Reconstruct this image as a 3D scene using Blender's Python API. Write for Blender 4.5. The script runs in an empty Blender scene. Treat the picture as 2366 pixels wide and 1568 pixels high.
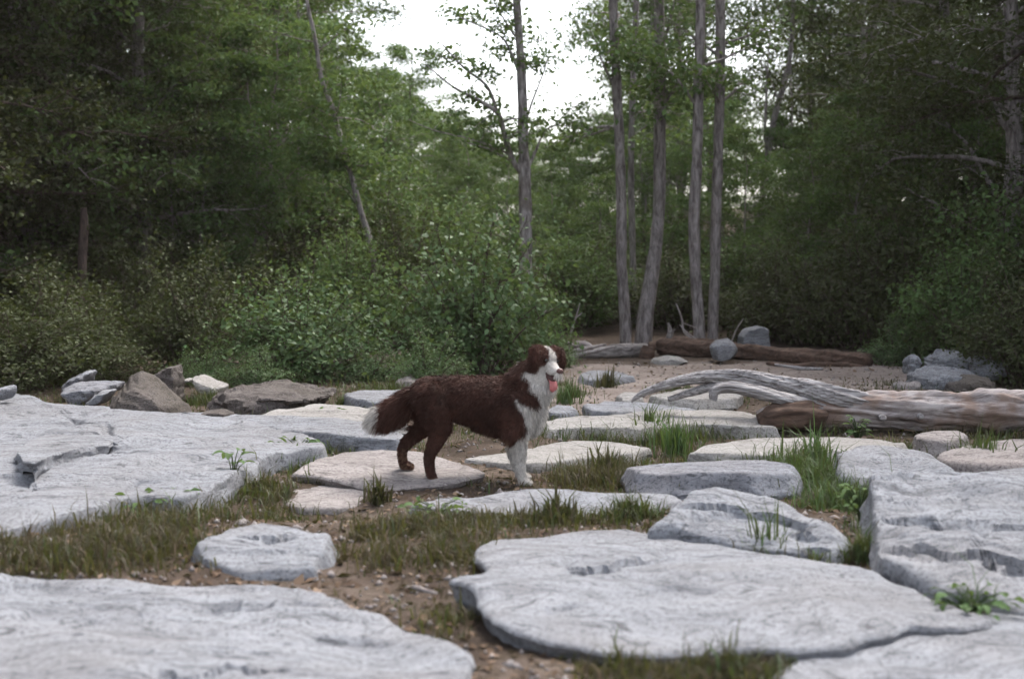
import bpy, bmesh, math, random
import numpy as np
from mathutils import Vector, Matrix

SC = bpy.context.scene
COL = SC.collection
rad = math.radians

# ------------------------------------------------------------------ camera
CAM_H = 1.03
PITCH = rad(3.33)
cam_d = bpy.data.cameras.new('camera')
cam = bpy.data.objects.new('camera', cam_d)
COL.objects.link(cam)
cam.location = (0, 0, CAM_H)
cam.rotation_euler = (rad(90) - PITCH, 0, 0)
cam_d.sensor_width = 36
cam_d.lens = 50
cam_d.clip_start = 0.1
cam_d.clip_end = 3000
cam_d.dof.use_dof = True
cam_d.dof.focus_distance = 8.2
cam_d.dof.aperture_fstop = 2.8
SC.camera = cam

# ------------------------------------------------------------------ sky and sun (overcast evening)
SUN_EL, SUN_AZ = 58.0, 38.0         # veiled sun, high over the trees on the right
world = bpy.data.worlds.new('World')
SC.world = world
world.use_nodes = True
wn = world.node_tree
wn.nodes.clear()
w_sky = wn.nodes.new('ShaderNodeTexSky')
w_sky.sky_type = 'NISHITA'
w_sky.sun_disc = False
w_sky.sun_elevation = rad(SUN_EL)
w_sky.sun_rotation = rad(SUN_AZ)
w_sky.air_density = 1.0
w_sky.dust_density = 3.0
w_sky.ozone_density = 1.0
w_hsv = wn.nodes.new('ShaderNodeHueSaturation')
w_hsv.inputs['Saturation'].default_value = 0.38
w_bg = wn.nodes.new('ShaderNodeBackground')
w_bg.inputs['Strength'].default_value = 0.15
w_out = wn.nodes.new('ShaderNodeOutputWorld')
wn.links.new(w_sky.outputs[0], w_hsv.inputs['Color'])
wn.links.new(w_hsv.outputs[0], w_bg.inputs['Color'])
wn.links.new(w_bg.outputs[0], w_out.inputs['Surface'])

sun_d = bpy.data.lights.new('sun', 'SUN')
sun_d.energy = 1.5
sun_d.angle = rad(26)
sun_d.color = (1.0, 0.93, 0.85)
sun = bpy.data.objects.new('sun', sun_d)
COL.objects.link(sun)
_az, _el = rad(SUN_AZ), rad(SUN_EL)
_to_sun = Vector((math.sin(_az) * math.cos(_el), math.cos(_az) * math.cos(_el), math.sin(_el)))
sun.rotation_euler = (-_to_sun).to_track_quat('-Z', 'Y').to_euler()

SC.view_settings.view_transform = 'Standard'
SC.view_settings.look = 'None'
SC.view_settings.gamma = 1
SC.view_settings.exposure = 1.55
SC.view_settings.use_curve_mapping = False
SC.render.engine = 'CYCLES'
SC.cycles.use_denoising = True
SC.cycles.use_adaptive_sampling = True
SC.cycles.adaptive_threshold = 0.04
SC.cycles.volume_bounces = 0
SC.cycles.max_bounces = 4
SC.cycles.diffuse_bounces = 2
SC.cycles.glossy_bounces = 1
SC.cycles.transmission_bounces = 2
SC.cycles.transparent_max_bounces = 2
SC.cycles.caustics_reflective = False
SC.cycles.caustics_refractive = False

# ------------------------------------------------------------------ photograph plan -> place
PW, PH = 2366.0, 1568.0
F = 50.0 / 36.0 * PW
CP, SP = math.cos(PITCH), math.sin(PITCH)

def ray(px, py):
    cx, cy = (px - PW / 2) / F, (PH / 2 - py) / F
    return np.array([cx, CP + SP * cy, -SP + CP * cy])

def on_z(px, py, z=0.0):
    d = ray(px, py)
    t = (z - CAM_H) / d[2]
    return np.array([d[0] * t, d[1] * t, z])

def at_y(px, py, Y):
    d = ray(px, py)
    t = Y / d[1]
    return np.array([d[0] * t, Y, CAM_H + d[2] * t])

# ------------------------------------------------------------------ noise
_perm = np.random.default_rng(11).integers(0, 2 ** 31, 4096)
def _hash(ix, iy, iz):
    h = (ix * 73856093) ^ (iy * 19349663) ^ (iz * 83492791)
    return _perm[h & 4095] / 2147483648.0

def vnoise(p):
    """smooth value noise in -1..1, p is (N,3)"""
    f = np.floor(p).astype(np.int64)
    w = p - f
    w = w * w * w * (w * (w * 6 - 15) + 10)
    r = 0
    for dx in (0, 1):
        for dy in (0, 1):
            for dz in (0, 1):
                c = _hash(f[:, 0] + dx, f[:, 1] + dy, f[:, 2] + dz)
                wt = (w[:, 0] if dx else 1 - w[:, 0]) * (w[:, 1] if dy else 1 - w[:, 1]) * (w[:, 2] if dz else 1 - w[:, 2])
                r = r + c * wt
    return r * 2 - 1

def fbm(p, octaves=4, gain=0.5, lac=2.03):
    p = np.asarray(p, float)
    a, s, r = 1.0, 1.0, 0.0
    for o in range(octaves):
        r = r + a * vnoise(p * s + o * 17.3)
        a *= gain
        s *= lac
    return r

def sstep(a, b, x):
    t = np.clip((x - a) / (b - a), 0, 1)
    return t * t * (3 - 2 * t)

def v3(x, y, z):
    x, y, z = np.broadcast_arrays(np.asarray(x, float), np.asarray(y, float), np.asarray(z, float))
    return np.stack([x.ravel(), y.ravel(), z.ravel()], 1)

# ------------------------------------------------------------------ objects
def tag(o, label=None, cat=None, group=None, kind=None):
    if label: o['label'] = label
    if cat: o['category'] = cat
    if group: o['group'] = group
    if kind: o['kind'] = kind
    return o

def empty(name, loc=(0, 0, 0), rz=0.0):
    o = bpy.data.objects.new(name, None)
    o.location = loc
    o.rotation_euler = (0, 0, rz)
    o.empty_display_size = 0.1
    COL.objects.link(o)
    return o

def mesh_from(name, V, faces, smooth=True, attrs=None):
    """faces: (M,k) int array or list of such arrays"""
    me = bpy.data.meshes.new(name)
    V = np.asarray(V, np.float32)
    if isinstance(faces, np.ndarray):
        faces = [faces]
    faces = [np.asarray(f, np.int32) for f in faces if len(f)]
    loops = np.concatenate([f.ravel() for f in faces])
    tot = np.concatenate([np.full(len(f), f.shape[1], np.int32) for f in faces])
    start = np.concatenate([[0], np.cumsum(tot)[:-1]]).astype(np.int32)
    me.vertices.add(len(V))
    me.vertices.foreach_set('co', V.ravel())
    me.loops.add(len(loops))
    me.loops.foreach_set('vertex_index', loops)
    me.polygons.add(len(tot))
    me.polygons.foreach_set('loop_start', start)
    me.polygons.foreach_set('loop_total', tot)
    me.update(calc_edges=True)
    if smooth:
        me.polygons.foreach_set('use_smooth', np.ones(len(tot), bool))
    for nm, (dom, arr) in (attrs or {}).items():
        arr = np.asarray(arr, np.float32)
        if arr.ndim == 1:
            a = me.attributes.new(nm, 'FLOAT', dom)
            a.data.foreach_set('value', arr)
        else:
            a = me.attributes.new(nm, 'FLOAT_COLOR', dom)
            a.data.foreach_set('color', arr.ravel())
    me.validate()
    return me

def obj(name, me, mat=None, parent=None, loc=None):
    o = bpy.data.objects.new(name, me)
    if mat is not None and len(me.materials) == 0:
        me.materials.append(mat)
    if parent is not None:
        o.parent = parent
    if loc is not None:
        o.location = loc
    COL.objects.link(o)
    return o

class Geo:
    def __init__(s):
        s.V, s.Q, s.T, s.n = [], [], [], 0
    def tube(s, P, R, sides=7, rough=0.0, freq=6.0, flat=1.0, caps=True):
        P = np.asarray(P, float)
        R = np.broadcast_to(np.asarray(R, float), (len(P),))
        T = np.gradient(P, axis=0)
        T /= np.linalg.norm(T, axis=1)[:, None] + 1e-9
        up = np.array([0.0, 0, 1]) if abs(T[0, 2]) < 0.8 else np.array([1.0, 0, 0])
        rings = []
        for i in range(len(P)):
            a = np.cross(T[i], up); a /= np.linalg.norm(a) + 1e-9
            b = np.cross(a, T[i])
            up = b
            th = np.arange(sides) * 2 * math.pi / sides
            rings.append(P[i] + R[i] * (np.cos(th)[:, None] * a + flat * np.sin(th)[:, None] * b))
        V = np.concatenate(rings)
        if rough:
            nrm = V - np.repeat(P, sides, 0)
            V = V + nrm * (rough * fbm(V * freq, 3))[:, None]
        n = s.n
        i, j = np.meshgrid(np.arange(len(P) - 1), np.arange(sides), indexing='ij')
        a = n + i * sides + j
        b = n + i * sides + (j + 1) % sides
        s.Q.append(np.stack([a, b, b + sides, a + sides], -1).reshape(-1, 4))
        if caps:
            V = np.concatenate([V, P[:1], P[-1:]])
            c0, c1 = n + len(P) * sides, n + len(P) * sides + 1
            j = np.arange(sides)
            s.T.append(np.stack([np.full(sides, c0), n + (j + 1) % sides, n + j], -1))
            l = n + (len(P) - 1) * sides
            s.T.append(np.stack([np.full(sides, c1), l + j, l + (j + 1) % sides], -1))
        s.V.append(V)
        s.n += len(V)
    def mesh(s, name, smooth=True):
        fs = []
        if s.Q: fs.append(np.concatenate(s.Q))
        if s.T: fs.append(np.concatenate(s.T))
        return mesh_from(name, np.concatenate(s.V), fs, smooth)

def smooth_path(pts, n):
    """Catmull-Rom through rows (any width)"""
    P = np.asarray(pts, float)
    P = np.vstack([2 * P[0] - P[1], P, 2 * P[-1] - P[-2]])
    t = np.linspace(0, len(P) - 3 - 1e-6, n)
    i = t.astype(int)
    u = (t - i)[:, None]
    a, b, c, d = P[i], P[i + 1], P[i + 2], P[i + 3]
    return 0.5 * (2 * b + (c - a) * u + (2 * a - 5 * b + 4 * c - d) * u * u + (3 * b - 3 * c + d - a) * u ** 3)

# ------------------------------------------------------------------ materials
def mat(name):
    m = bpy.data.materials.new(name)
    m.use_nodes = True
    nt = m.node_tree
    nt.nodes.clear()
    out = nt.nodes.new('ShaderNodeOutputMaterial')
    return m, nt, out

class N:
    """tiny node helper"""
    def __init__(s, nt): s.nt = nt
    def new(s, t, **kw):
        n = s.nt.nodes.new(t)
        for k, v in kw.items():
            if hasattr(n, k): setattr(n, k, v)
            else: n.inputs[k.replace('_', ' ')].default_value = v
        return n
    def link(s, a, b): s.nt.links.new(a, b)
    def noise(s, vec, scale, detail=5, rough=0.55, dist=0.0):
        n = s.new('ShaderNodeTexNoise')
        n.inputs['Scale'].default_value = scale
        n.inputs['Detail'].default_value = detail
        n.inputs['Roughness'].default_value = rough
        n.inputs['Distortion'].default_value = dist
        if vec is not None: s.link(vec, n.inputs['Vector'])
        return n.outputs['Fac']
    def ramp(s, fac, stops):
        n = s.new('ShaderNodeValToRGB')
        e = n.color_ramp.elements
        while len(e) < len(stops): e.new(0.5)
        for el, (p, c) in zip(e, stops):
            el.position = p
            el.color = c if len(c) == 4 else (*c, 1)
        s.link(fac, n.inputs['Fac'])
        return n.outputs['Color']
    def mix(s, fac, a, b, mode='MIX'):
        n = s.new('ShaderNodeMix', data_type='RGBA', blend_type=mode)
        for v, k in ((fac, 0), (a, 6), (b, 7)):
            if hasattr(v, 'links'): s.link(v, n.inputs[k])
            else: n.inputs[k].default_value = v if k == 0 or len(v) == 4 else (*v, 1)
        return n.outputs[2]
    def mapping(s, vec, scale=(1, 1, 1), rot=(0, 0, 0)):
        n = s.new('ShaderNodeMapping')
        n.inputs['Scale'].default_value = scale
        n.inputs['Rotation'].default_value = rot
        s.link(vec, n.inputs['Vector'])
        return n.outputs[0]
    def bump(s, h, strength, dist, nrm=None):
        n = s.new('ShaderNodeBump')
        n.inputs['Strength'].default_value = strength
        n.inputs['Distance'].default_value = dist
        s.link(h, n.inputs['Height'])
        if nrm is not None: s.link(nrm, n.inputs['Normal'])
        return n.outputs[0]
    def math(s, op, a, b=0.0):
        n = s.new('ShaderNodeMath', operation=op)
        for v, k in ((a, 0), (b, 1)):
            if hasattr(v, 'links'): s.link(v, n.inputs[k])
            else: n.inputs[k].default_value = v
        return n.outputs[0]

def rock_mat(name, lo, hi, stain, stain_amt=0.35, angle=0.1):
    m, nt, out = mat(name)
    g = N(nt)
    tc = g.new('ShaderNodeTexCoord').outputs['Object']
    oi = g.new('ShaderNodeObjectInfo').outputs['Random']
    off = g.new('ShaderNodeVectorMath', operation='ADD')
    comb = g.new('ShaderNodeCombineXYZ')
    g.link(g.math('MULTIPLY', oi, 37.0), comb.inputs[0])
    g.link(g.math('MULTIPLY', oi, 13.0), comb.inputs[1])
    g.link(tc, off.inputs[0]); g.link(comb.outputs[0], off.inputs[1])
    p = off.outputs[0]
    warp = g.noise(p, 1.3, 3, 0.5)
    wv = g.new('ShaderNodeVectorMath', operation='ADD')
    cw = g.new('ShaderNodeCombineXYZ'); g.link(g.math('MULTIPLY', warp, 1.1), cw.inputs[1])
    g.link(p, wv.inputs[0]); g.link(cw.outputs[0], wv.inputs[1])
    ps = g.mapping(wv.outputs[0], (0.8, 3.4, 5.0), (0, 0, angle))        # foliation runs across, gently folded
    big = g.noise(p, 1.5, 5, 0.55, 0.5)
    streak = g.noise(ps, 4.2, 9, 0.68, 0.5)
    flake = g.noise(g.mapping(wv.outputs[0], (0.6, 3.0, 3.0), (0, 0, angle)), 15, 6, 0.68, 0.7)
    fine = g.noise(p, 75, 6, 0.72)
    grit = g.noise(p, 230, 3, 0.6)
    mid = tuple(0.35 * a + 0.65 * b for a, b in zip(lo, hi))
    c = g.ramp(streak, [(0.33, lo), (0.46, mid), (0.60, hi)])
    c = g.mix(g.math('MULTIPLY', g.ramp(big, [(0.44, (0, 0, 0)), (0.64, (1, 1, 1))]), stain_amt), c, stain)
    c = g.mix(g.ramp(flake, [(0.36, (0.9, 0.9, 0.9)), (0.46, (0, 0, 0))]), c, tuple(v * 0.55 for v in lo))
    c = g.mix(g.ramp(fine, [(0.38, (0.8, 0.8, 0.8)), (0.49, (0, 0, 0))]), c, tuple(v * 0.55 for v in lo))
    c = g.mix(g.ramp(grit, [(0.58, (0, 0, 0)), (0.72, (0.35, 0.35, 0.35))]), c, (0.55, 0.55, 0.56))
    b = g.new('ShaderNodeBsdfPrincipled')
    g.link(c, b.inputs['Base Color'])
    b.inputs['Roughness'].default_value = 0.88
    b.inputs['Specular IOR Level'].default_value = 0.25
    n0 = g.bump(streak, 0.25, 0.03)
    n1 = g.bump(flake, 0.4, 0.012, n0)
    n2 = g.bump(fine, 0.4, 0.006, n1)
    n3 = g.bump(grit, 0.35, 0.004, n2)
    g.link(n3, b.inputs['Normal'])
    g.link(b.outputs[0], out.inputs[0])
    return m

def wood_mat(name, lo, hi, stretch=(1, 14, 14), axis_rot=(0, 0, 0), patch=None):
    m, nt, out = mat(name)
    g = N(nt)
    tc = g.new('ShaderNodeTexCoord').outputs['Object']
    ps = g.mapping(tc, stretch, axis_rot)
    gr = g.noise(ps, 3.0, 7, 0.65, 0.8)
    bl = g.noise(tc, 4.5, 4, 0.55)
    c = g.ramp(gr, [(0.32, lo), (0.62, hi)])
    if patch:
        c = g.mix(g.ramp(bl, [(0.46, (0, 0, 0)), (0.62, (0.9, 0.9, 0.9))]), c, patch)
    b = g.new('ShaderNodeBsdfPrincipled')
    g.link(c, b.inputs['Base Color'])
    b.inputs['Roughness'].default_value = 0.85
    b.inputs['Specular IOR Level'].default_value = 0.2
    g.link(g.bump(bl, 0.4, 0.02, g.bump(gr, 0.8, 0.015)), b.inputs['Normal'])
    g.link(b.outputs[0], out.inputs[0])
    return m

def bark_mat(name, lo, hi, moss=None):
    m, nt, out = mat(name)
    g = N(nt)
    tc = g.new('ShaderNodeTexCoord').outputs['Object']
    ps = g.mapping(tc, (5, 5, 1.2))
    gr = g.noise(ps, 5.0, 6, 0.65, 0.6)
    bl = g.noise(tc, 2.2, 4, 0.6)
    c = g.ramp(gr, [(0.35, lo), (0.62, hi)])
    if moss:
        c = g.mix(g.ramp(bl, [(0.48, (0, 0, 0)), (0.64, (0.8, 0.8, 0.8))]), c, moss)
    b = g.new('ShaderNodeBsdfPrincipled')
    g.link(c, b.inputs['Base Color'])
    b.inputs['Roughness'].default_value = 0.9
    b.inputs['Specular IOR Level'].default_value = 0.15
    g.link(g.bump(gr, 0.9, 0.03), b.inputs['Normal'])
    g.link(b.outputs[0], out.inputs[0])
    return m

def leaf_mat(name, stops, transl=0.35, spec=0.12, rough=0.6):
    """stops: ramp over the leaf's own tint value 0..1"""
    m, nt, out = mat(name)
    g = N(nt)
    at = g.new('ShaderNodeAttribute', attribute_name='tint').outputs['Fac']
    c = g.ramp(at, stops)
    b = g.new('ShaderNodeBsdfPrincipled')
    g.link(c, b.inputs['Base Color'])
    b.inputs['Roughness'].default_value = rough
    b.inputs['Specular IOR Level'].default_value = spec
    t = g.new('ShaderNodeBsdfTranslucent')
    g.link(g.mix(0.5, c, (0.16, 0.20, 0.03)), t.inputs['Color'])
    mx = g.new('ShaderNodeMixShader')
    mx.inputs[0].default_value = transl
    g.link(b.outputs[0], mx.inputs[1]); g.link(t.outputs[0], mx.inputs[2])
    g.link(mx.outputs[0], out.inputs[0])
    return m

M = {}
M['rock'] = rock_mat('pale_gneiss', (0.115, 0.117, 0.130), (0.255, 0.265, 0.290), (0.20, 0.192, 0.196), 0.45)
M['rock_pink'] = rock_mat('pinkish_gneiss', (0.15, 0.13, 0.126), (0.30, 0.275, 0.268), (0.24, 0.20, 0.185), 0.4, 0.4)
M['rock_blue'] = rock_mat('bluish_gneiss', (0.09, 0.093, 0.108), (0.235, 0.245, 0.275), (0.20, 0.185, 0.19), 0.4, -0.2)
M['rock_dark'] = rock_mat('weathered_boulder', (0.042, 0.034, 0.031), (0.125, 0.108, 0.102), (0.062, 0.052, 0.036), 0.55, 0.7)
M['rock_cream'] = rock_mat('cream_gneiss', (0.20, 0.187, 0.175), (0.325, 0.315, 0.305), (0.265, 0.245, 0.225), 0.35, 0.2)
M['drift'] = wood_mat('weathered_driftwood', (0.06, 0.05, 0.05), (0.46, 0.44, 0.445), (1, 20, 20))
M['logbark'] = wood_mat('fallen_log_wood', (0.085, 0.066, 0.062), (0.45, 0.41, 0.405), (1.2, 8, 8), (0, 0, 0), (0.22, 0.155, 0.125))
M['oldlog'] = wood_mat('old_dark_log', (0.03, 0.02, 0.016), (0.13, 0.085, 0.065), (1.2, 8, 8))
M['greylog'] = wood_mat('old_grey_log', (0.06, 0.05, 0.045), (0.32, 0.29, 0.28), (1.2, 9, 9))
M['twig'] = wood_mat('bleached_twig', (0.14, 0.11, 0.10), (0.42, 0.38, 0.37), (3, 3, 1))
M['bark'] = bark_mat('grey_brown_bark', (0.095, 0.080, 0.078), (0.36, 0.325, 0.32))
M['bark_pale'] = bark_mat('mottled_pale_bark', (0.09, 0.08, 0.078), (0.42, 0.39, 0.385), (0.13, 0.105, 0.09))
M['bark_dark'] = bark_mat('dark_bark', (0.03, 0.022, 0.02), (0.12, 0.09, 0.08))
M['leaf'] = leaf_mat('forest_leaf', [(0.0, (0.050, 0.072, 0.030)), (0.5, (0.095, 0.165, 0.062)), (1.0, (0.15, 0.23, 0.080))])
M['leaf_light'] = leaf_mat('lit_fresh_leaf', [(0.0, (0.06, 0.12, 0.045)), (0.6, (0.11, 0.20, 0.075)), (1.0, (0.17, 0.27, 0.10))], 0.45)  # lighter fresh green: the lit look of the centre trees is in the colour
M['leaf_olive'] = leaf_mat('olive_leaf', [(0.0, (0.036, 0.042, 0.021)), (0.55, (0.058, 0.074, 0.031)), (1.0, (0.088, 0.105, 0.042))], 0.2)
M['leaf_bush'] = leaf_mat('glossy_bush_leaf', [(0.0, (0.045, 0.075, 0.030)), (0.6, (0.085, 0.155, 0.065)), (1.0, (0.17, 0.24, 0.12))], 0.35, 0.2, 0.5)
M['grass'] = leaf_mat('grass_blade', [(0.0, (0.105, 0.068, 0.042)), (0.35, (0.060, 0.045, 0.026)), (0.6, (0.048, 0.062, 0.026)), (1.0, (0.085, 0.16, 0.050))], 0.3, 0.3, 0.5)
# ------------------------------------------------------------------ ground
SAND = [(1210, 905), (1330, 838), (1520, 838), (1760, 832), (2050, 830), (2130, 872), (2060, 905), (1900, 900), (1700, 905), (1440, 925), (1330, 940)]
SAND_W = np.array([on_z(x, y)[:2] for x, y in SAND])

def poly_sd(P, X, Y):
    """signed distance (negative inside) from points to polygon P"""
    X = np.asarray(X, float); Y = np.asarray(Y, float)
    inside = np.zeros(X.shape, bool)
    d = np.full(X.shape, 1e9)
    n = len(P)
    for i in range(n):
        ax, ay = P[i]; bx, by = P[(i + 1) % n]
        ex, ey = bx - ax, by - ay
        t = np.clip(((X - ax) * ex + (Y - ay) * ey) / (ex * ex + ey * ey + 1e-12), 0, 1)
        d = np.minimum(d, np.hypot(X - ax - t * ex, Y - ay - t * ey))
        c = ((ay > Y) != (by > Y)) & (X < ex * (Y - ay) / (ey if abs(ey) > 1e-12 else 1e-12) + ax)
        inside ^= c
    return np.where(inside, -d, d)

def ground_z(x, y):
    x = np.asarray(x, float); y = np.asarray(y, float)
    near = 0.022 * fbm(v3(x * 1.3, y * 1.3, 3.1), 4).reshape(np.shape(x))
    rise = 0.055 * np.maximum(y - 16.5, 0) * (1 - 0.55 * sstep(40, 90, y))
    rise = np.minimum(rise, 3.2 + 0 * y)
    bank = 0.9 * sstep(4.5, 9.0, -x) * sstep(9, 15, y) + 1.0 * sstep(5.5, 10, x) * sstep(12, 17, y)
    rough = 0.25 * sstep(16, 24, y) * fbm(v3(x * 0.35, y * 0.35, 9.0), 3).reshape(np.shape(x))
    low = 0.06 * np.exp(-(((x + 0.78) / 0.30) ** 2 + ((y - 5.75) / 0.22) ** 2)) - 0.045 * (1 - sstep(5.1, 5.9, y))
    return near * (1 - 0.8 * (np.hypot(x - 0.05, y - 6.45) < 0.2)) + rise + bank + rough - low - 0.004

def ground_at(x, y):
    return float(ground_z(np.array([x]), np.array([y]))[0])

# ------------------------------------------------------------------ stones
ROCK_POLYS = []

def resample(P, ds):
    """closed polyline -> evenly spaced, corners slightly rounded"""
    Q = np.vstack([P, P[:1]])
    L = np.concatenate([[0], np.cumsum(np.linalg.norm(np.diff(Q, axis=0), axis=1))])
    n = max(28, int(L[-1] / ds))
    t = np.linspace(0, L[-1], n, endpoint=False)
    R = np.stack([np.interp(t, L, Q[:, k]) for k in (0, 1)], 1)
    for _ in range(3):
        R = 0.5 * R + 0.25 * (np.roll(R, 1, 0) + np.roll(R, -1, 0))
    return R

def seg_dist(poly, X, Y):
    """distance to an open polyline, signed side, and parameter 0..1"""
    d = np.full(X.shape, 1e9); sd = np.zeros(X.shape); tt = np.zeros(X.shape)
    n = len(poly) - 1
    for i in range(n):
        ax, ay = poly[i]; bx, by = poly[i + 1]
        ex, ey = bx - ax, by - ay
        l2 = ex * ex + ey * ey + 1e-12
        t = np.clip(((X - ax) * ex + (Y - ay) * ey) / l2, 0, 1)
        q = np.hypot(X - ax - t * ex, Y - ay - t * ey)
        side = np.sign(ex * (Y - ay) - ey * (X - ax))
        k = q < d
        d = np.where(k, q, d); sd = np.where(k, side, sd); tt = np.where(k, (i + t) / n, tt)
    return d, sd, tt

RS = [100]
def stone(name, label, outline, z, tilt=(0, 0), mat_='rock', center=None, ds=0.02, edge=0.025, relief=0.015,
          strata=0.006, flare=0.02, base=-0.12, feats=(), jag=0.009, dome=0.0, group=None, cat='stone', parent=None, lip=None):
    """a slab or boulder: the outline of its upper surface lies on a (tilted) plane, its flanks run into the ground"""
    RS[0] += 1
    seed = RS[0] * 3.17
    ox, oy = np.mean([p[0] for p in outline]), np.mean([p[1] for p in outline])
    o = on_z(ox, oy, z)
    nrm = np.array([-tilt[0], -tilt[1], 1.0])
    def hit(px, py):
        d = ray(px, py)
        c0 = np.array([0, 0, CAM_H])
        t = np.dot(nrm, o - c0) / np.dot(nrm, d)
        return c0 + t * d
    P = np.array([hit(*p)[:2] for p in outline])
    B = resample(P, ds)
    if center is None:
        x, y = B[:, 0], B[:, 1]; x1, y1 = np.roll(x, -1), np.roll(y, -1)
        cr = x * y1 - x1 * y
        A = cr.sum() / 2
        C = np.array([((x + x1) * cr).sum(), ((y + y1) * cr).sum()]) / (6 * A)
    else:
        C = hit(*center)[:2]
    # ragged rim
    nb = np.roll(B, -1, 0) - np.roll(B, 1, 0)
    nb = np.stack([nb[:, 1], -nb[:, 0]], 1)
    nb /= np.linalg.norm(nb, axis=1)[:, None] + 1e-9
    outw = B - C
    sgn = np.sign(np.mean((nb * outw).sum(1)))
    nb *= sgn
    B = B + nb * (jag * fbm(v3(B[:, 0] * 7 + seed, B[:, 1] * 7, 0.3), 3))[:, None]
    n = len(B)
    rmean = np.linalg.norm(B - C, axis=1).mean()
    Mr = int(np.clip(rmean / (ds * 0.8), 8, 75))
    t = np.linspace(0, 1, Mr + 1)[1:]
    t = 1 - (1 - t) ** 1.25
    X = C[0] + (B[:, 0] - C[0])[None] * t[:, None]
    Y = C[1] + (B[:, 1] - C[1])[None] * t[:, None]
    D = np.linalg.norm(B - C, axis=1)[None] * (1 - t)[:, None]
    def top(X, Y, D):
        sh = X.shape
        z_ = o[2] + tilt[0] * (X - o[0]) + tilt[1] * (Y - o[1])
        q = v3(X * 1.1 + seed, Y * 1.9, seed)
        lo = fbm(q, 3).reshape(sh)
        st = fbm(v3(X * 1.6 + seed, Y * 4.2 - seed + 0.5 * X, 2.0), 4).reshape(sh)
        k = 3.2
        terr = (np.floor(st * k) + sstep(0.72, 1.0, st * k - np.floor(st * k))) / k
        fine = fbm(v3(X * 8 + seed, Y * 17 + 2 * X, 1.0), 4, 0.6).reshape(sh)
        fl = fbm(v3(X * 3.1 - seed, Y * 8.5 + X, 6.0), 3).reshape(sh)
        flk = sstep(0.02, 0.07, fl) + sstep(0.38, 0.42, fl)
        h = z_ + relief * lo + strata * 1.6 * terr + relief * 0.10 * fine + strata * 0.45 * flk
        if dome:
            h = h + dome * np.minimum(D / rmean, 1) ** 0.7
        s = np.clip(1 - D / edge, 0, 1)
        h = h - edge * 0.5 * (1 - np.sqrt(np.clip(1 - s * s, 0, 1)))
        for f in feats:
            kind, pts, w, dep = f
            L = np.array([hit(*p)[:2] for p in pts])
            wob = 0.35 * w * fbm(v3(X * 11, Y * 17, 4.0 + seed), 2).reshape(sh)
            d, sd, tt = seg_dist(L, X, Y + wob)
            taper = np.clip(np.minimum(tt, 1 - tt) * 5, 0.0, 1) ** 0.5
            if kind == 'pit':         # sharp far wall, floor rising gently to the near side
                near = np.where(sd * np.sign(L[-1, 0] - L[0, 0] + 1e-9) < 0, d / (w * 1.0), d / (w * 0.22))
                h = h - dep * taper * np.clip(1 - near, 0, 1) ** 0.35
            elif kind == 'crack':
                h = h - dep * taper * np.exp(-(d / w) ** 2)
            elif kind == 'step':      # the near side lies lower, fading out over w
                low = np.where(sd * np.sign(L[-1, 0] - L[0, 0] + 1e-9) < 0, np.clip(1 - d / w, 0, 1), 0)
                h = h - dep * taper * low
        return h
    Z = top(X, Y, D)
    zc = top(np.array([[C[0]]]), np.array([[C[1]]]), np.array([[rmean]]))[0, 0]
    # flanks
    zr = Z[-1]
    K = int(np.clip((zr.max() - base) / (ds * 1.3), 3, 12))
    base_ = np.full(n, float(base))
    if lip is not None:        # the near rim overhangs
        k_ = sstep(0.25, 0.55, -nb[:, 1])
        base_ = base_ + (lip - base_) * k_
    sx, sy, sz = [], [], []
    for k in range(1, K + 1):
        u = k / K
        zz = zr + (base_ - zr) * u
        bulge = flare * (u ** 0.8) + 0.35 * flare * math.sin(math.pi * u)
        nz = fbm(v3(B[:, 0] * 5 + seed, B[:, 1] * 5, zz * 16), 3)
        lay = np.sign(np.sin(zz * 85 + 2.5 * fbm(v3(B[:, 0] * 2, B[:, 1] * 2, seed), 2))) * 0.006
        r = bulge + 0.022 * nz * min(1, 3 * u) + lay * min(1, 2 * u)
        sx.append(B[:, 0] + nb[:, 0] * r); sy.append(B[:, 1] + nb[:, 1] * r); sz.append(zz)
    X = np.vstack([X] + sx); Y = np.vstack([Y] + sy); Z = np.vstack([Z] + sz)
    V = np.vstack([[C[0], C[1], zc], v3(X, Y, Z)])
    rows = X.shape[0]
    i, j = np.meshgrid(np.arange(rows - 1), np.arange(n), indexing='ij')
    a = 1 + i * n + j; b2 = 1 + i * n + (j + 1) % n
    Q = np.stack([a, b2, b2 + n, a + n], -1).reshape(-1, 4)
    j = np.arange(n)
    T = np.stack([np.zeros(n, int), 1 + (j + 1) % n, 1 + j], -1)
    if sgn > 0:
        Q = Q[:, ::-1]; T = T[:, ::-1]
    loc = np.array([C[0], C[1], 0.0])
    me = mesh_from(name, V - loc, [Q[:, ::-1], T[:, ::-1]], True)
    me.set_sharp_from_angle(angle=rad(32))      # keep rim and strata crisp
    if parent is not None:
        return obj(name, me, M[mat_], parent, loc - np.array(parent.location))
    ob = obj(name, me, M[mat_], None, loc)
    tag(ob, label, cat, group)
    ROCK_POLYS.append((np.array([B[::2, 0], B[::2, 1]]).T, float(zr.mean())))
    return ob

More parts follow.
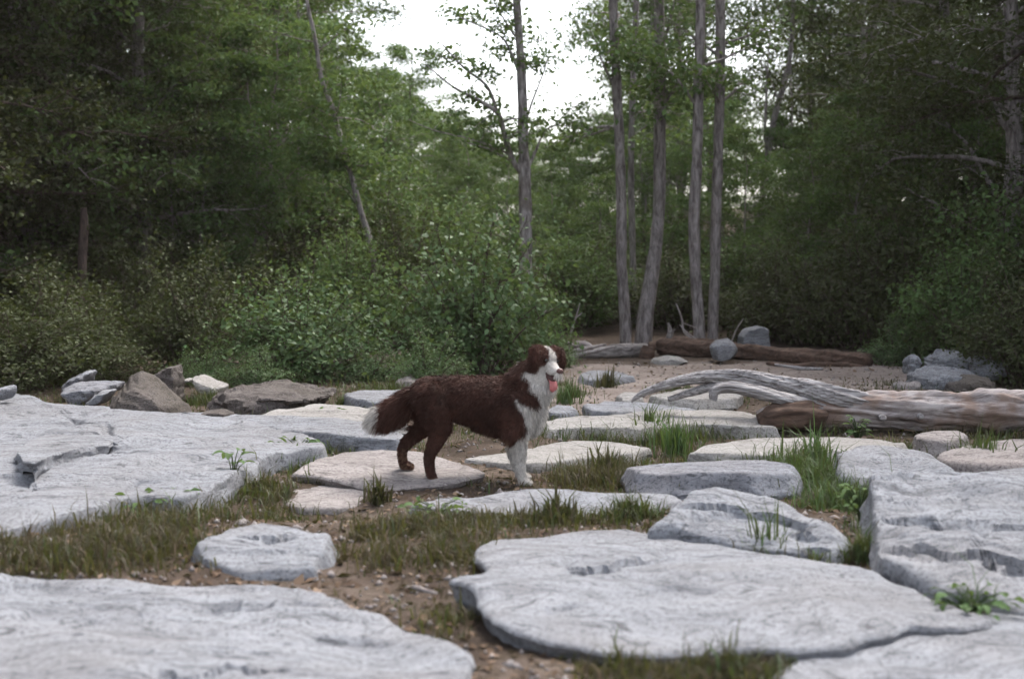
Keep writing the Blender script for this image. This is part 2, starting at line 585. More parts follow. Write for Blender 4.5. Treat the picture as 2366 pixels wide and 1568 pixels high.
# big slabs
huge = stone('flat_rock', 'huge pale slab filling the left edge, with a dark slot in its top',
      [(-90, 900), (30, 905), (100, 922), (260, 936), (420, 948), (560, 972), (700, 998), (745, 1014), (753, 1034), (700, 1041), (640, 1048), (601, 1065),
       (550, 1091), (500, 1123), (420, 1150), (348, 1146), (268, 1152), (228, 1178), (156, 1199), (72, 1217), (0, 1230), (-90, 1245)],
      0.085, tilt=(0, 0.012), center=(330, 1040), ds=0.022, relief=0.02, strata=0.007, edge=0.03, cat='flat rock',
      feats=[('crack', [(120, 1046), (170, 1035), (240, 1026)], 0.11, 0.14), ('crack', [(168, 965), (185, 982), (262, 984)], 0.025, 0.05),
             ('crack', [(250, 990), (246, 1012)], 0.02, 0.04), ('crack', [(280, 1125), (320, 1110), (370, 1112)], 0.018, 0.04),
             ('step', [(-60, 1112), (60, 1110), (140, 1116)], 0.3, 0.02), ('crack', [(520, 1020), (545, 1018)], 0.02, 0.03)])
stone('flake', '', [(80, 1064), (115, 1052), (160, 1042), (212, 1032), (250, 1026), (262, 1014), (250, 1000), (200, 992), (130, 998), (70, 1015), (40, 1040), (50, 1060)], 0.128, base=0.07, lip=0.112,
      tilt=(0, -0.05), ds=0.016, relief=0.008, strata=0.005, edge=0.015, flare=0.0, jag=0.006, parent=huge)
stone('flat_rock', 'long thin ledge along the back of the huge left slab, behind the dog',
      [(400, 950), (480, 953), (620, 957), (760, 962), (880, 984), (940, 1004), (925, 1016), (850, 1012), (760, 1004), (690, 995), (600, 980), (480, 963)],
      0.085, center=(700, 980), ds=0.022, edge=0.04, relief=0.015, cat='flat rock')
stone('flat_rock', 'white flat stone with a low hump behind the dog\'s tail',
      [(575, 958), (640, 946), (690, 941), (735, 929), (790, 934), (860, 942), (930, 950), (940, 972), (860, 976), (760, 970), (660, 965)],
      0.08, center=(780, 955), ds=0.025, edge=0.025, mat_='rock_cream', relief=0.02, cat='flat rock')
stone('flat_rock', 'broad pale slab filling the lower left corner of the view',
      [(-100, 1306), (0, 1312), (130, 1313), (190, 1324), (260, 1321), (340, 1335), (420, 1330), (480, 1327), (590, 1331), (680, 1345), (760, 1371), (860, 1414),
       (960, 1453), (1060, 1488), (1100, 1502), (1092, 1528), (1070, 1560), (1040, 1625), (1010, 1700), (-100, 1700)],
      0.068, center=(420, 1500), ds=0.016, relief=0.022, strata=0.010, edge=0.03, mat_='rock', cat='flat rock',
      feats=[('crack', [(470, 1424), (505, 1414), (560, 1410)], 0.025, 0.04), 
             ('crack', [(560, 1416), (630, 1410)], 0.02, 0.03), ('crack', [(650, 1395), (740, 1408)], 0.022, 0.025),
             ('step', [(330, 1580), (480, 1560), (700, 1562)], 0.2, 0.015), ('crack', [(700, 1470), (820, 1476), (900, 1490)], 0.03, 0.03)])
stone('flat_rock', 'broad smooth pale slab in the right foreground, with an undercut right end',
      [(1030, 1347), (1095, 1335), (1123, 1312), (1090, 1288), (1102, 1262), (1140, 1240), (1240, 1231), (1340, 1217), (1440, 1218), (1520, 1228), (1640, 1250), (1760, 1270),
       (1880, 1290), (1990, 1315), (2110, 1360), (2220, 1404), (2300, 1430), (2230, 1448), (2150, 1446), (2100, 1442), (2060, 1462), (2020, 1470), (1960, 1486), (1864, 1500), (1720, 1498), (1552, 1502), (1396, 1504),
       (1335, 1484), (1240, 1470), (1170, 1448), (1118, 1414), (1092, 1372)],
      0.078, flare=-0.04, center=(1560, 1372), ds=0.016, relief=0.016, strata=0.005, edge=0.03, cat='flat rock',
      feats=[('crack', [(1280, 1310), (1330, 1285), (1420, 1282)], 0.025, 0.02), ('step', [(1300, 1320), (1420, 1306), (1490, 1285)], 0.18, 0.025),
             ('crack', [(1470, 1300), (1545, 1262)], 0.02, 0.02), ('crack', [(1480, 1368), (1560, 1366), (1660, 1372)], 0.025, 0.018), ('crack', [(1250, 1410), (1330, 1400)], 0.02, 0.018)])
stone('flat_rock', 'pale slab at the bottom right corner, below the undercut slab',
      [(1745, 1600), (1780, 1560), (1812, 1530), (1890, 1496), (1990, 1470), (2060, 1440), (2200, 1412), (2330, 1400), (2450, 1420), (2480, 1700), (1720, 1700)],
      0.046, base=-0.15, center=(2100, 1570), ds=0.018, relief=0.018, strata=0.006, edge=0.03, cat='flat rock')
stone('rock', 'large tilted layered block at the right edge of the view',
      [(2008, 1100), (2060, 1090), (2180, 1088), (2290, 1098), (2450, 1108), (2470, 1270), (2460, 1440), (2380, 1432), (2280, 1398), (2130, 1352), (2030, 1308), (2022, 1220), (2012, 1140)],
      0.14, tilt=(0.0, 0.13), center=(2230, 1240), ds=0.018, relief=0.022, strata=0.018, edge=0.05, flare=0.02, cat='rock',
      feats=[('step', [(2010, 1200), (2150, 1215), (2300, 1205), (2440, 1215)], 0.25, 0.02), ('step', [(2030, 1270), (2200, 1275), (2440, 1300)], 0.2, 0.03),
             ('crack', [(2120, 1150), (2200, 1165), (2240, 1150)], 0.025, 0.03), ('crack', [(2150, 1210), (2280, 1215)], 0.02, 0.025), ('pit', [(2320, 1300), (2450, 1292)], 0.10, 0.06)])
stone('rock', 'angular rock with a sharp top ridge, right of centre, behind the smooth slab',
      [(1488, 1216), (1530, 1198), (1558, 1160), (1600, 1121), (1655, 1112), (1720, 1124), (1800, 1145), (1852, 1170), (1930, 1222), (1976, 1262), (1945, 1282), (1915, 1290), (1800, 1268), (1720, 1250), (1640, 1236), (1570, 1214)],
      0.12, tilt=(0.0, 0.27), center=(1700, 1190), ds=0.014, relief=0.016, strata=0.012, edge=0.035, flare=0.02, cat='rock',
      feats=[('step', [(1560, 1180), (1660, 1165), (1800, 1190), (1900, 1240)], 0.16, 0.03), ('crack', [(1580, 1215), (1640, 1180), (1760, 1170)], 0.02, 0.02), ('pit', [(1860, 1278), (1900, 1262)], 0.05, 0.05)])
stone('flat_rock', 'flat stone just in front of the dog\'s forepaws',
      [(945, 1166), (990, 1149), (1080, 1143), (1160, 1131), (1240, 1122), (1310, 1120), (1400, 1129), (1480, 1134), (1560, 1141), (1585, 1152), (1545, 1166), (1490, 1172), (1400, 1180), (1300, 1184), (1180, 1184), (1060, 1182), (980, 1177)],
      0.06, tilt=(0, 0.10), center=(1260, 1152), ds=0.014, relief=0.02, edge=0.03, mat_='rock', cat='flat rock')
stone('rock', 'small loose pale stone lying by itself on the dry grass, lower left',
      [(452, 1258), (490, 1226), (560, 1201), (600, 1197), (680, 1208), (740, 1220), (768, 1236), (752, 1275), (726, 1298), (732, 1317), (640, 1320), (560, 1312), (510, 1295), (470, 1277)],
      0.09, tilt=(0.0, 0.10), center=(610, 1262), ds=0.012, relief=0.016, strata=0.010, edge=0.025, flare=0.03, cat='rock',
      feats=[('crack', [(560, 1234), (605, 1230)], 0.02, 0.025), ('crack', [(600, 1256), (650, 1250), (655, 1238)], 0.015, 0.025), ('step', [(540, 1246), (650, 1250), (660, 1236)], 0.1, 0.015)])
stone('flat_rock', 'pinkish rounded slab under the dog\'s hind paws',
      [(668, 1094), (730, 1061), (800, 1041), (880, 1033), (960, 1039), (1040, 1057), (1112, 1080), (1122, 1100), (1060, 1116), (980, 1122), (880, 1129), (800, 1113), (740, 1101)],
      0.035, tilt=(0, 0.06), center=(890, 1082), ds=0.014, relief=0.010, strata=0.006, edge=0.025, mat_='rock_pink', flare=-0.03, cat='flat rock')
stone('flat_rock', 'low pinkish ledge jutting out under the slab the dog stands on',
      [(652, 1162), (672, 1132), (720, 1122), (800, 1124), (878, 1135), (884, 1150), (840, 1164), (770, 1173), (700, 1174)],
      -0.02, center=(770, 1148), ds=0.014, relief=0.010, edge=0.025, mat_='rock_pink', base=-0.14, cat='flat rock')
stone('flat_rock', 'cream flat stone right behind the dog\'s forelegs',
      [(1070, 1051), (1160, 1045), (1240, 1028), (1330, 1017), (1420, 1020), (1505, 1030), (1462, 1045), (1350, 1056), (1220, 1069), (1140, 1060)],
      0.055, ds=0.016, relief=0.014, edge=0.025, mat_='rock_cream', cat='flat rock')
stone('rock', 'blue-grey stone with a dark broken front face in the middle of the grass',
      [(1440, 1070), (1560, 1061), (1680, 1060), (1760, 1065), (1842, 1080), (1830, 1092), (1740, 1097), (1640, 1094), (1560, 1094), (1470, 1092)],
      0.11, tilt=(0, 0.03), ds=0.014, relief=0.02, edge=0.03, flare=0.04, mat_='rock_blue', cat='rock')
stone('flat_rock', 'long cream flat stone in the grass below the fallen log',
      [(1585, 1046), (1650, 1026), (1750, 1010), (1850, 1003), (1950, 1003), (2050, 1008), (2095, 1020), (2060, 1035), (1940, 1041), (1800, 1050), (1680, 1049)],
      0.06, ds=0.018, relief=0.016, edge=0.03, mat_='rock_cream', cat='flat rock')
stone('flat_rock', 'long pale stone left of the fallen log\'s root end, its right end sloping down',
      [(1250, 973), (1300, 961), (1420, 960), (1560, 955), (1680, 954), (1740, 960), (1800, 986), (1700, 986), (1600, 982), (1480, 992), (1380, 988), (1270, 994)],
      0.06, ds=0.02, relief=0.02, edge=0.03, mat_='rock_cream', cat='flat rock')
stone('rock', 'grey stone standing at the upper left of the large right block',
      [(1928, 1050), (1990, 1033), (2080, 1038), (2160, 1056), (2214, 1088), (2120, 1100), (2010, 1108), (1940, 1092)],
      0.12, tilt=(0, 0.10), ds=0.015, relief=0.02, edge=0.05, cat='rock')
stone('flat_rock', 'low flat stone between the dog and the curved limb of the fallen log',
      [(1345, 937), (1400, 926), (1480, 927), (1560, 935), (1615, 945), (1560, 951), (1420, 956), (1365, 950)],
      0.05, ds=0.02, relief=0.012, edge=0.03, mat_='rock', cat='flat rock')
stone('rock', 'small pale stone touching the dog\'s chest in the view',
      [(1262, 944), (1285, 936), (1322, 938), (1333, 948), (1300, 953), (1270, 952)], 0.05, ds=0.012, relief=0.008, edge=0.03, mat_='rock', cat='rock')
stone('rock', 'rounded stone in the grass at the right edge under the fallen log',
      [(2160, 1056), (2230, 1024), (2300, 1008), (2430, 1008), (2440, 1062), (2330, 1074), (2210, 1068)], 0.09, ds=0.018, relief=0.02, edge=0.06, mat_='rock_pink', cat='rock')
stone('flat_rock', 'low stone strip behind the large right block, at the right edge',
      [(2235, 1092), (2330, 1078), (2450, 1074), (2460, 1104), (2320, 1102)], 0.09, ds=0.018, relief=0.012, edge=0.04, cat='flat rock')
stone('rock', 'small half buried stone against the underside of the fallen log',
      [(2110, 1004), (2160, 994), (2215, 998), (2240, 1008), (2190, 1018), (2130, 1016)], 0.08, ds=0.014, relief=0.01, edge=0.025, mat_='rock_pink', cat='rock')
stone('flat_rock', 'pale flat stone seen through the gap under the curved limb',
      [(1500, 915), (1560, 898), (1640, 896), (1720, 905), (1700, 918), (1600, 922), (1530, 922)], 0.07, ds=0.02, relief=0.01, edge=0.025, mat_='rock_cream', cat='flat rock')
stone('flat_rock', 'thin pale stone sunk in the sand behind the dog\'s head',
      [(1335, 865), (1375, 858), (1425, 860), (1470, 868), (1420, 873), (1360, 873)], 0.05, ds=0.02, relief=0.01, edge=0.03, mat_='rock', cat='flat rock')
stone('rock', 'small light stone at the tip of the curved limb',
      [(1425, 916), (1445, 909), (1480, 912), (1485, 922), (1440, 925)], 0.06, ds=0.012, relief=0.01, edge=0.03, mat_='rock_cream', cat='rock')

# back row on the left
def boulder(name, label, pts, Y, depth, mat_='rock_dark', ds=0.03, rough=0.03, lean=0.0, cat='rock', group=None, sec=((-0.5, 0.62), (-0.15, 1.0), (0.3, 0.95), (0.5, 0.5))):
    """a lump whose silhouette is drawn at distance Y and which has real depth behind and before it"""
    RS[0] += 1
    seed = RS[0] * 2.7
    P = np.array([at_y(px, py, Y) for px, py in pts])
    c = P.mean(0)
    bm = bmesh.new()
    for p in P:
        for k, (dy, s) in enumerate(sec):
            q = c + (p - c) * np.array([s, 1, s if p[2] > c[2] else 1.0])
            bm.verts.new((q[0], Y + dy * depth + lean * (q[2] - c[2]), q[2]))
    res = bmesh.ops.convex_hull(bm, input=bm.verts)
    bmesh.ops.delete(bm, geom=[v for v in bm.verts if not v.link_faces], context='VERTS')
    me = bpy.data.meshes.new('hull'); bm.to_mesh(me); bm.free()
    o = bpy.data.objects.new('hull', me); COL.objects.link(o)
    md = o.modifiers.new('r', 'REMESH'); md.mode = 'VOXEL'; md.voxel_size = ds
    dg = bpy.context.evaluated_depsgraph_get()
    ev = o.evaluated_get(dg); em = ev.to_mesh()
    nv = len(em.vertices)
    V = np.empty(nv * 3); em.vertices.foreach_get('co', V); V = V.reshape(-1, 3)
    Nn = np.empty(nv * 3); em.vertices.foreach_get('normal', Nn); Nn = Nn.reshape(-1, 3)
    polys = [np.array([p.vertices[:] for p in em.polygons if len(p.vertices) == k]) for k in (3, 4)]
    ev.to_mesh_clear(); bpy.data.objects.remove(o); bpy.data.meshes.remove(me)
    lay = fbm(v3(V[:, 0] * 2 + seed, V[:, 1] * 2, V[:, 2] * 9 + 2.5 * V[:, 0]), 4)
    q_ = V[:, 2] * 16 + 4.0 * V[:, 0] + 1.5 * fbm(V * 2.5 + seed, 3)
    saw = (q_ - np.floor(q_))
    V = V + Nn * (rough * (0.7 * lay + 0.6 * fbm(V * 4 + seed, 4) + 0.45 * (saw - 0.5)))[:, None]
    loc = np.array([c[0], Y, min(0, V[:, 2].min())])
    me_ = mesh_from(name, V - loc, [p for p in polys if len(p)])
    me_.set_sharp_from_angle(angle=rad(30))
    ob = obj(name, me_, M[mat_], None, loc)
    tag(ob, label, cat, group)
    x0, x1 = V[:, 0].min(), V[:, 0].max(); y0, y1 = V[:, 1].min(), V[:, 1].max()
    ROCK_POLYS.append((np.array([[x0, y0], [x1, y0], [x1, y1], [x0, y1]]), 0.1))
    return ob

boulder('rock', 'pyramid shaped dark boulder behind the huge left slab', [(245, 960), (262, 920), (300, 876), (322, 864), (345, 872), (400, 905), (446, 932), (450, 965)], 8.9, 0.6, 'rock_dark', 0.014, 0.022, lean=0.5, sec=((-0.5, 0.5), (0.0, 1.0), (0.5, 0.35)))
boulder('rock', 'dark slanting slab with a pointed tip behind the pyramid boulder', [(335, 900), (342, 872), (375, 856), (402, 840), (413, 841), (420, 880), (418, 930), (340, 940)], 10.0, 0.35, 'rock_dark', 0.014, 0.022, sec=((-0.5, 0.85), (0.5, 0.9)))
boulder('rock', 'flat pale rock left of the pyramid boulder', [(152, 896), (190, 888), (245, 884), (278, 886), (268, 905), (220, 918), (200, 930), (165, 908)], 9.9, 0.7, 'rock_blue', 0.02, 0.02)
boulder('rock', 'leaning grey rock above the flat pale rock on the far left', [(146, 892), (170, 870), (205, 856), (218, 856), (212, 872), (190, 890), (185, 910), (150, 910)], 10.6, 0.4, 'rock_blue', 0.02, 0.015)
boulder('rock', 'small pale stone wedged against the left foot of the pyramid boulder', [(222, 915), (236, 900), (268, 897), (262, 912), (240, 930), (215, 935), (200, 932)], 9.3, 0.25, 'rock', 0.012, 0.01)
boulder('rock', 'thin pale slab tilted down to the right beside the pointed dark slab', [(448, 868), (462, 866), (480, 880), (526, 890), (520, 905), (470, 900), (455, 884)], 10.4, 0.5, 'rock_cream', 0.016, 0.012)
boulder('rock', 'tiny flat stone between the pointed dark slab and the tilted pale slab', [(421, 878), (432, 873), (448, 874), (446, 880), (424, 884)], 10.3, 0.2, 'rock_cream', 0.01, 0.004)
boulder('rock', 'broad layered boulder with a pale flaky top behind the huge left slab', [(498, 960), (502, 912), (520, 899), (560, 892), (620, 888), (690, 892), (722, 899), (772, 908), (745, 922), (700, 945), (690, 965)], 9.6, 1.0, 'rock_dark', 0.02, 0.045)
boulder('rock', 'low dark stone between the huge left slab and the layered boulder', [(455, 965), (470, 948), (510, 943), (540, 950), (548, 968)], 8.5, 0.25, 'rock_dark', 0.014, 0.012)
stone('flat_rock', 'pale flat stone at the foot of the bushes, above the dog\'s tail',
      [(795, 912), (830, 903), (880, 900), (945, 905), (990, 912), (940, 924), (860, 926), (805, 920)], 0.06, ds=0.025, relief=0.012, edge=0.025, mat_='rock', cat='flat rock')
boulder('rock', 'small pale rock tip at the far left edge above the huge slab', [(-20, 915), (-10, 897), (20, 890), (29, 894), (24, 910), (10, 925)], 8.9, 0.3, 'rock_blue', 0.016, 0.01)
boulder('rock', 'rounded mossy stone half hidden in the left bush', [(690, 850), (705, 818), (735, 802), (765, 808), (780, 840), (770, 870), (700, 870)], 12.6, 0.5, 'rock_dark', 0.03, 0.02)
boulder('rock', 'small tan stone under the bush above the dog\'s back', [(905, 905), (915, 878), (945, 866), (972, 878), (980, 905)], 11.2, 0.3, 'rock_pink', 0.02, 0.01)
# back row on the right
boulder('rock', 'round pale boulder resting against the far log', [(1645, 830), (1641, 800), (1655, 785), (1680, 781), (1698, 795), (1705, 812), (1690, 824), (1665, 832)], 14.05, 0.32, 'rock', 0.02, 0.012)
boulder('rock', 'upright squarish grey stone standing behind the far log', [(1704, 835), (1708, 775), (1720, 759), (1755, 752), (1770, 760), (1779, 800), (1784, 835)], 15.4, 0.4, 'rock', 0.02, 0.014, sec=((-0.5, 0.93), (0.5, 0.9)))
boulder('rock', 'flat light stone lying in front of the far log', [(1502, 842), (1508, 828), (1545, 821), (1572, 824), (1592, 834), (1570, 842), (1530, 845)], 14.0, 0.4, 'rock_cream', 0.016, 0.01)
G5 = 'pile of pale rocks at the right'
for lab, pts, Y, d, mt in [
    ('topmost rock of the pale pile at the right', [(2140, 860), (2150, 825), (2180, 811), (2215, 812), (2230, 835), (2220, 865)], 11.9, 0.5, 'rock'),
    ('small upright rock at the left end of the pale pile', [(2090, 862), (2092, 835), (2105, 823), (2120, 830), (2122, 862)], 11.6, 0.25, 'rock'),
    ('slanting rock at the right end of the pale pile', [(2225, 870), (2240, 840), (2275, 825), (2315, 836), (2325, 850), (2290, 872)], 11.7, 0.5, 'rock'),
    ('long low rock at the front of the pale pile', [(2100, 895), (2105, 868), (2150, 855), (2200, 858), (2250, 866), (2275, 885), (2220, 900)], 11.2, 0.5, 'rock'),
    ('dark rock at the bottom of the pale pile', [(2180, 905), (2195, 882), (2235, 872), (2290, 880), (2300, 905)], 10.9, 0.4, 'rock_dark'),
    ('thin stone sliver poking out at the lower left of the pale pile', [(2062, 896), (2085, 886), (2120, 884), (2125, 896), (2085, 902)], 11.1, 0.3, 'rock_pink')]:
    boulder('rock', lab, pts, Y, d, mt, 0.014, 0.035, group=G5)

_u = np.linspace(-1, 1, 301)
gx = 5.0 * _u + 400 * np.sign(_u) * np.abs(_u) ** 6
_v = np.linspace(0, 1, 361)
gy = np.concatenate([[-60, -40, -25, -15, -9], -5 + 22.0 * _v + 480 * _v ** 8])
GX, GY = np.meshgrid(gx, gy)
GZ = ground_z(GX, GY)
_sd = poly_sd(SAND_W, GX.ravel(), GY.ravel())
sandw = 1 - sstep(-0.25, 0.35, _sd + 0.45 * fbm(v3(GX * 1.6, GY * 1.6, 5.0), 4))
_u_ = np.zeros(GX.size)
for P_, h_ in ROCK_POLYS:        # the soil lies deeper under the stones that rest in it
    mn, mx = P_.min(0), P_.max(0)
    k_ = np.where((GX.ravel() > mn[0]) & (GX.ravel() < mx[0]) & (GY.ravel() > mn[1]) & (GY.ravel() < mx[1]))[0]
    if len(k_):
        _u_[k_] = np.maximum(_u_[k_], sstep(0.05, 0.12, -poly_sd(P_, GX.ravel()[k_], GY.ravel()[k_])))
GZ = GZ - 0.14 * _u_.reshape(GZ.shape)
nx_, ny_ = len(gx), len(gy)
ii, jj = np.meshgrid(np.arange(ny_ - 1), np.arange(nx_ - 1), indexing='ij')
a_ = ii * nx_ + jj
gF = np.stack([a_, a_ + 1, a_ + 1 + nx_, a_ + nx_], -1).reshape(-1, 4)

m, nt, out = mat('forest_soil')
g = N(nt)
tc = g.new('ShaderNodeTexCoord').outputs['Object']
n_a = g.noise(tc, 2.3, 6, 0.6, 0.3)
n_b = g.noise(tc, 22, 6, 0.65)
n_c = g.noise(tc, 120, 4, 0.65)
soil = g.ramp(n_a, [(0.36, (0.038, 0.028, 0.023)), (0.50, (0.072, 0.053, 0.043)), (0.66, (0.135, 0.106, 0.088))])
soil = g.mix(g.ramp(n_b, [(0.40, (0.7, 0.7, 0.7)), (0.56, (0, 0, 0))]), soil, (0.045, 0.034, 0.022))
soil = g.mix(g.ramp(n_c, [(0.56, (0, 0, 0)), (0.70, (0.6, 0.6, 0.6))]), soil, (0.19, 0.145, 0.11))
sandc = g.ramp(n_a, [(0.35, (0.19, 0.155, 0.138)), (0.62, (0.28, 0.24, 0.218))])
sandc = g.mix(g.ramp(n_b, [(0.34, (0.7, 0.7, 0.7)), (0.48, (0, 0, 0))]), sandc, (0.14, 0.10, 0.08))
sandc = g.mix(g.ramp(n_c, [(0.58, (0, 0, 0)), (0.72, (0.6, 0.6, 0.6))]), sandc, (0.37, 0.32, 0.29))
sw = g.new('ShaderNodeAttribute', attribute_name='sand').outputs['Fac']
c = g.mix(sw, soil, sandc)
b = g.new('ShaderNodeBsdfPrincipled')
g.link(c, b.inputs['Base Color'])
b.inputs['Roughness'].default_value = 0.95
b.inputs['Specular IOR Level'].default_value = 0.1
g.link(g.bump(n_c, 0.5, 0.008, g.bump(n_b, 0.7, 0.03)), b.inputs['Normal'])
g.link(b.outputs[0], out.inputs[0])
M['soil'] = m
ground = obj('ground', mesh_from('ground', v3(GX, GY, GZ), gF, True, {'sand': ('POINT', sandw)}), M['soil'])
tag(ground, kind='structure')

# ------------------------------------------------------------------ fallen wood
def px_path(pts, n):
    """rows (px, py, distance, radius) -> smooth path and radii"""
    A = np.array([[*at_y(p[0], p[1], p[2]), p[3]] for p in pts])
    S = smooth_path(A, n)
    return S[:, :3], np.maximum(S[:, 3], 0.003)

def log_mesh(name, pts, n=60, sides=26, ridge=0.10, knots=0.12, flat=1.0, seed=0.0, twist=1.0, origin=(0, 0, 0)):
    P, R = px_path(pts, n)
    G = Geo(); G.tube(P, R, sides, 0, flat=flat)
    V = np.concatenate(G.V)
    ax = np.vstack([np.repeat(P, sides, 0), P[:1], P[-1:]])
    k = np.concatenate([np.repeat(np.arange(n), sides), [0, n - 1]])
    th = np.concatenate([np.tile(np.arange(sides) * 2 * math.pi / sides, n), [0, 0]])
    L = np.concatenate([[0], np.cumsum(np.linalg.norm(np.diff(P, axis=0), axis=1))])[k]
    d = V - ax
    rid = fbm(v3(np.cos(th + twist * L) * 4.0 + seed, np.sin(th + twist * L) * 4.0, L * 1.1), 4, 0.6)
    kn = fbm(V * 5 + seed, 3)
    V = V + d * (ridge * rid + knots * kn)[:, None] - np.array(origin)
    return mesh_from(name, V, [np.concatenate(G.Q), np.concatenate(G.T)])

lo = on_z(2150, 1000, 0)
flog = empty('fallen_log', lo)
tag(flog, 'large fallen tree with a bleached trunk and curved splintered limb at the right', 'log')
obj('trunk', log_mesh('trunk', [(2520, 948, 8.15, .128), (2400, 949, 8.2, .125), (2290, 950, 8.25, .120), (2180, 948, 8.28, .116), (2060, 947, 8.3, .112), (1960, 948, 8.32, .108), (1880, 950, 8.34, .105), (1800, 960, 8.36, .085), (1750, 968, 8.38, .05)],
    160, 72, 0.16, 0.15, seed=3.0, origin=lo), M['logbark'], flog)
obj('limb', log_mesh('limb', [(2020, 930, 8.30, .06), (1940, 918, 8.29, .072), (1870, 902, 8.32, .072), (1790, 884, 8.38, .062), (1710, 870, 8.45, .052), (1640, 869, 8.5, .044), (1570, 880, 8.55, .036), (1515, 896, 8.6, .030), (1478, 912, 8.62, .024), (1458, 928, 8.62, .012)],
    160, 72, 0.20, 0.16, flat=0.8, seed=8.0, twist=2.0, origin=lo), M['drift'], flog)
obj('limb', log_mesh('limb', [(1900, 950, 8.26, .045), (1820, 925, 8.24, .038), (1750, 906, 8.23, .034), (1690, 895, 8.23, .030), (1655, 902, 8.23, .026), (1648, 925, 8.23, .020)],
    90, 48, 0.22, 0.16, seed=5.0, origin=lo), M['drift'], flog)
obj('branch_stub', log_mesh('branch_stub', [(1690, 888, 8.45, .030), (1640, 895, 8.5, .028), (1590, 908, 8.55, .024), (1545, 922, 8.6, .018)], 40, 16, 0.25, 0.12, seed=12.0, origin=lo), M['drift'], flog)
obj('root_mass', log_mesh('root_mass', [(1900, 962, 8.27, .07), (1840, 955, 8.24, .095), (1790, 960, 8.22, .085), (1752, 972, 8.22, .05)], 44, 26, 0.25, 0.25, seed=21.0, origin=lo), M['oldlog'], flog)
for kx, ky, r in ((2128, 962, .018), (2040, 966, .02)):
    kp = at_y(kx, ky, 8.16)
    G = Geo(); G.tube([kp + (0, 0.05, 0), kp + (0, 0.0, 0), kp + (0, -0.012, 0)], [r, r, r * 0.6], 10, 0.2)
    mk = G.mesh('knot'); mk.transform(Matrix.Translation(-Vector(lo)))
    obj('knot', mk, M['drift'], flog)

def simple_log(name, label, pts, mt, n=50, sides=18, cat='log', **kw):
    o_ = np.array(at_y(pts[0][0], pts[0][1], pts[0][2])); o_[2] = 0
    me = log_mesh(name, pts, n, sides, origin=o_, **kw)
    return tag(obj(name, me, M[mt], None, o_), label, cat)

simple_log('log', 'long dark log lying across the far side of the sandy clearing', [(1525, 800, 15.0, .085), (1620, 808, 14.7, .092), (1740, 818, 14.2, .09), (1880, 827, 13.7, .082), (2005, 834, 13.2, .072)], 'oldlog', 110, 36, seed=31.0, ridge=0.2, knots=0.22)
simple_log('log', 'short split grey log left of the far dark log', [(1318, 828, 14.6, .05), (1370, 818, 14.6, .075), (1440, 812, 14.7, .085), (1492, 814, 14.8, .08)], 'greylog', 50, 20, seed=37.0, ridge=0.2)
simple_log('log', 'dark old log lying behind the round boulder', [(1500, 806, 15.8, .07), (1560, 796, 15.8, .08), (1640, 800, 15.8, .08), (1720, 806, 15.9, .06)], 'oldlog', 40, 16, seed=41.0)
simple_log('stump', 'low broken stump end in front of the far trunks', [(1488, 842, 14.5, .07), (1496, 815, 14.5, .075), (1500, 800, 14.5, .06)], 'oldlog', 20, 16, 'stump', seed=43.0)
simple_log('driftwood', 'crooked dark branch lying on the sand under the far log', [(1772, 838, 13.4, .016), (1830, 846, 13.3, .022), (1890, 842, 13.3, .026), (1950, 843, 13.2, .024), (2010, 850, 13.1, .012)], 'oldlog', 40, 10, 'branch', seed=45.0, knots=0.3)
simple_log('driftwood', 'pale stick lying on the sand under the far log', [(1790, 842, 12.9, .012), (1850, 850, 12.9, .016), (1900, 852, 12.8, .010)], 'drift', 24, 8, 'branch', seed=47.0)

# heap of bleached driftwood behind the dog's head
G = Geo()
o_ = at_y(1330, 822, 14.2); o_[2] = 0
for pts in ([(1300, 822, 14.2, .035), (1325, 800, 14.2, .045), (1350, 795, 14.2, .035), (1372, 806, 14.2, .018)],
            [(1318, 812, 14.1, .02), (1345, 806, 14.1, .022), (1400, 795, 14.2, .012)],
            [(1330, 800, 14.15, .02), (1315, 792, 14.15, .015), (1300, 798, 14.15, .010)],
            [(1335, 820, 14.1, .018), (1370, 812, 14.1, .02), (1420, 800, 14.1, .008)],
            [(1345, 796, 14.2, .015), (1352, 786, 14.2, .008)]):
    P, R = px_path(pts, 16); G.tube(P - o_, R, 9, 0.3, 14)
tag(obj('driftwood', G.mesh('driftwood'), M['twig'], None, o_), 'tangled clump of bleached driftwood behind the dog\'s head', 'driftwood')

# little bone-like stick and twigs lying about
def twig(label, paths, cat='branch', mt='twig', sides=6):
    G = Geo()
    o_ = at_y(paths[0][0][0], paths[0][0][1], paths[0][0][2])
    for pts in paths:
        P, R = px_path(pts, 14); G.tube(P - o_, R, sides, 0.2, 20)
    return tag(obj('dead_branch', G.mesh('dead_branch'), M[mt], None, o_), label, cat)

s0 = on_z(940, 1358, .02); s1 = on_z(1012, 1374, .02); sm_ = on_z(970, 1362, .03)
G = Geo(); P = smooth_path([s0, sm_, s1], 14)
G.tube(P - s0, np.interp(np.linspace(0, 1, 14), [0, .15, .5, .85, 1], [.014, .009, .012, .011, .007]), 9, 0.35, 30)
tag(obj('stick', G.mesh('stick'), M['rock_pink'], None, s0), 'short tan stick lying on the soil in front of the smooth slab', 'stick')
pb = on_z(985, 1407, .01)
bm = bmesh.new(); bmesh.ops.create_icosphere(bm, subdivisions=2, radius=0.013)
for v in bm.verts: v.co = Vector((v.co.x * 0.8, v.co.y * 0.7, v.co.z * 1.2)) * (1 + 0.25 * math.sin(v.co.x * 300 + v.co.z * 200))
me = bpy.data.meshes.new('pebble'); bm.to_mesh(me); bm.free()
tag(obj('pebble', me, M['rock_cream'], None, pb), 'tiny white pebble on bare soil near the short stick', 'pebble')

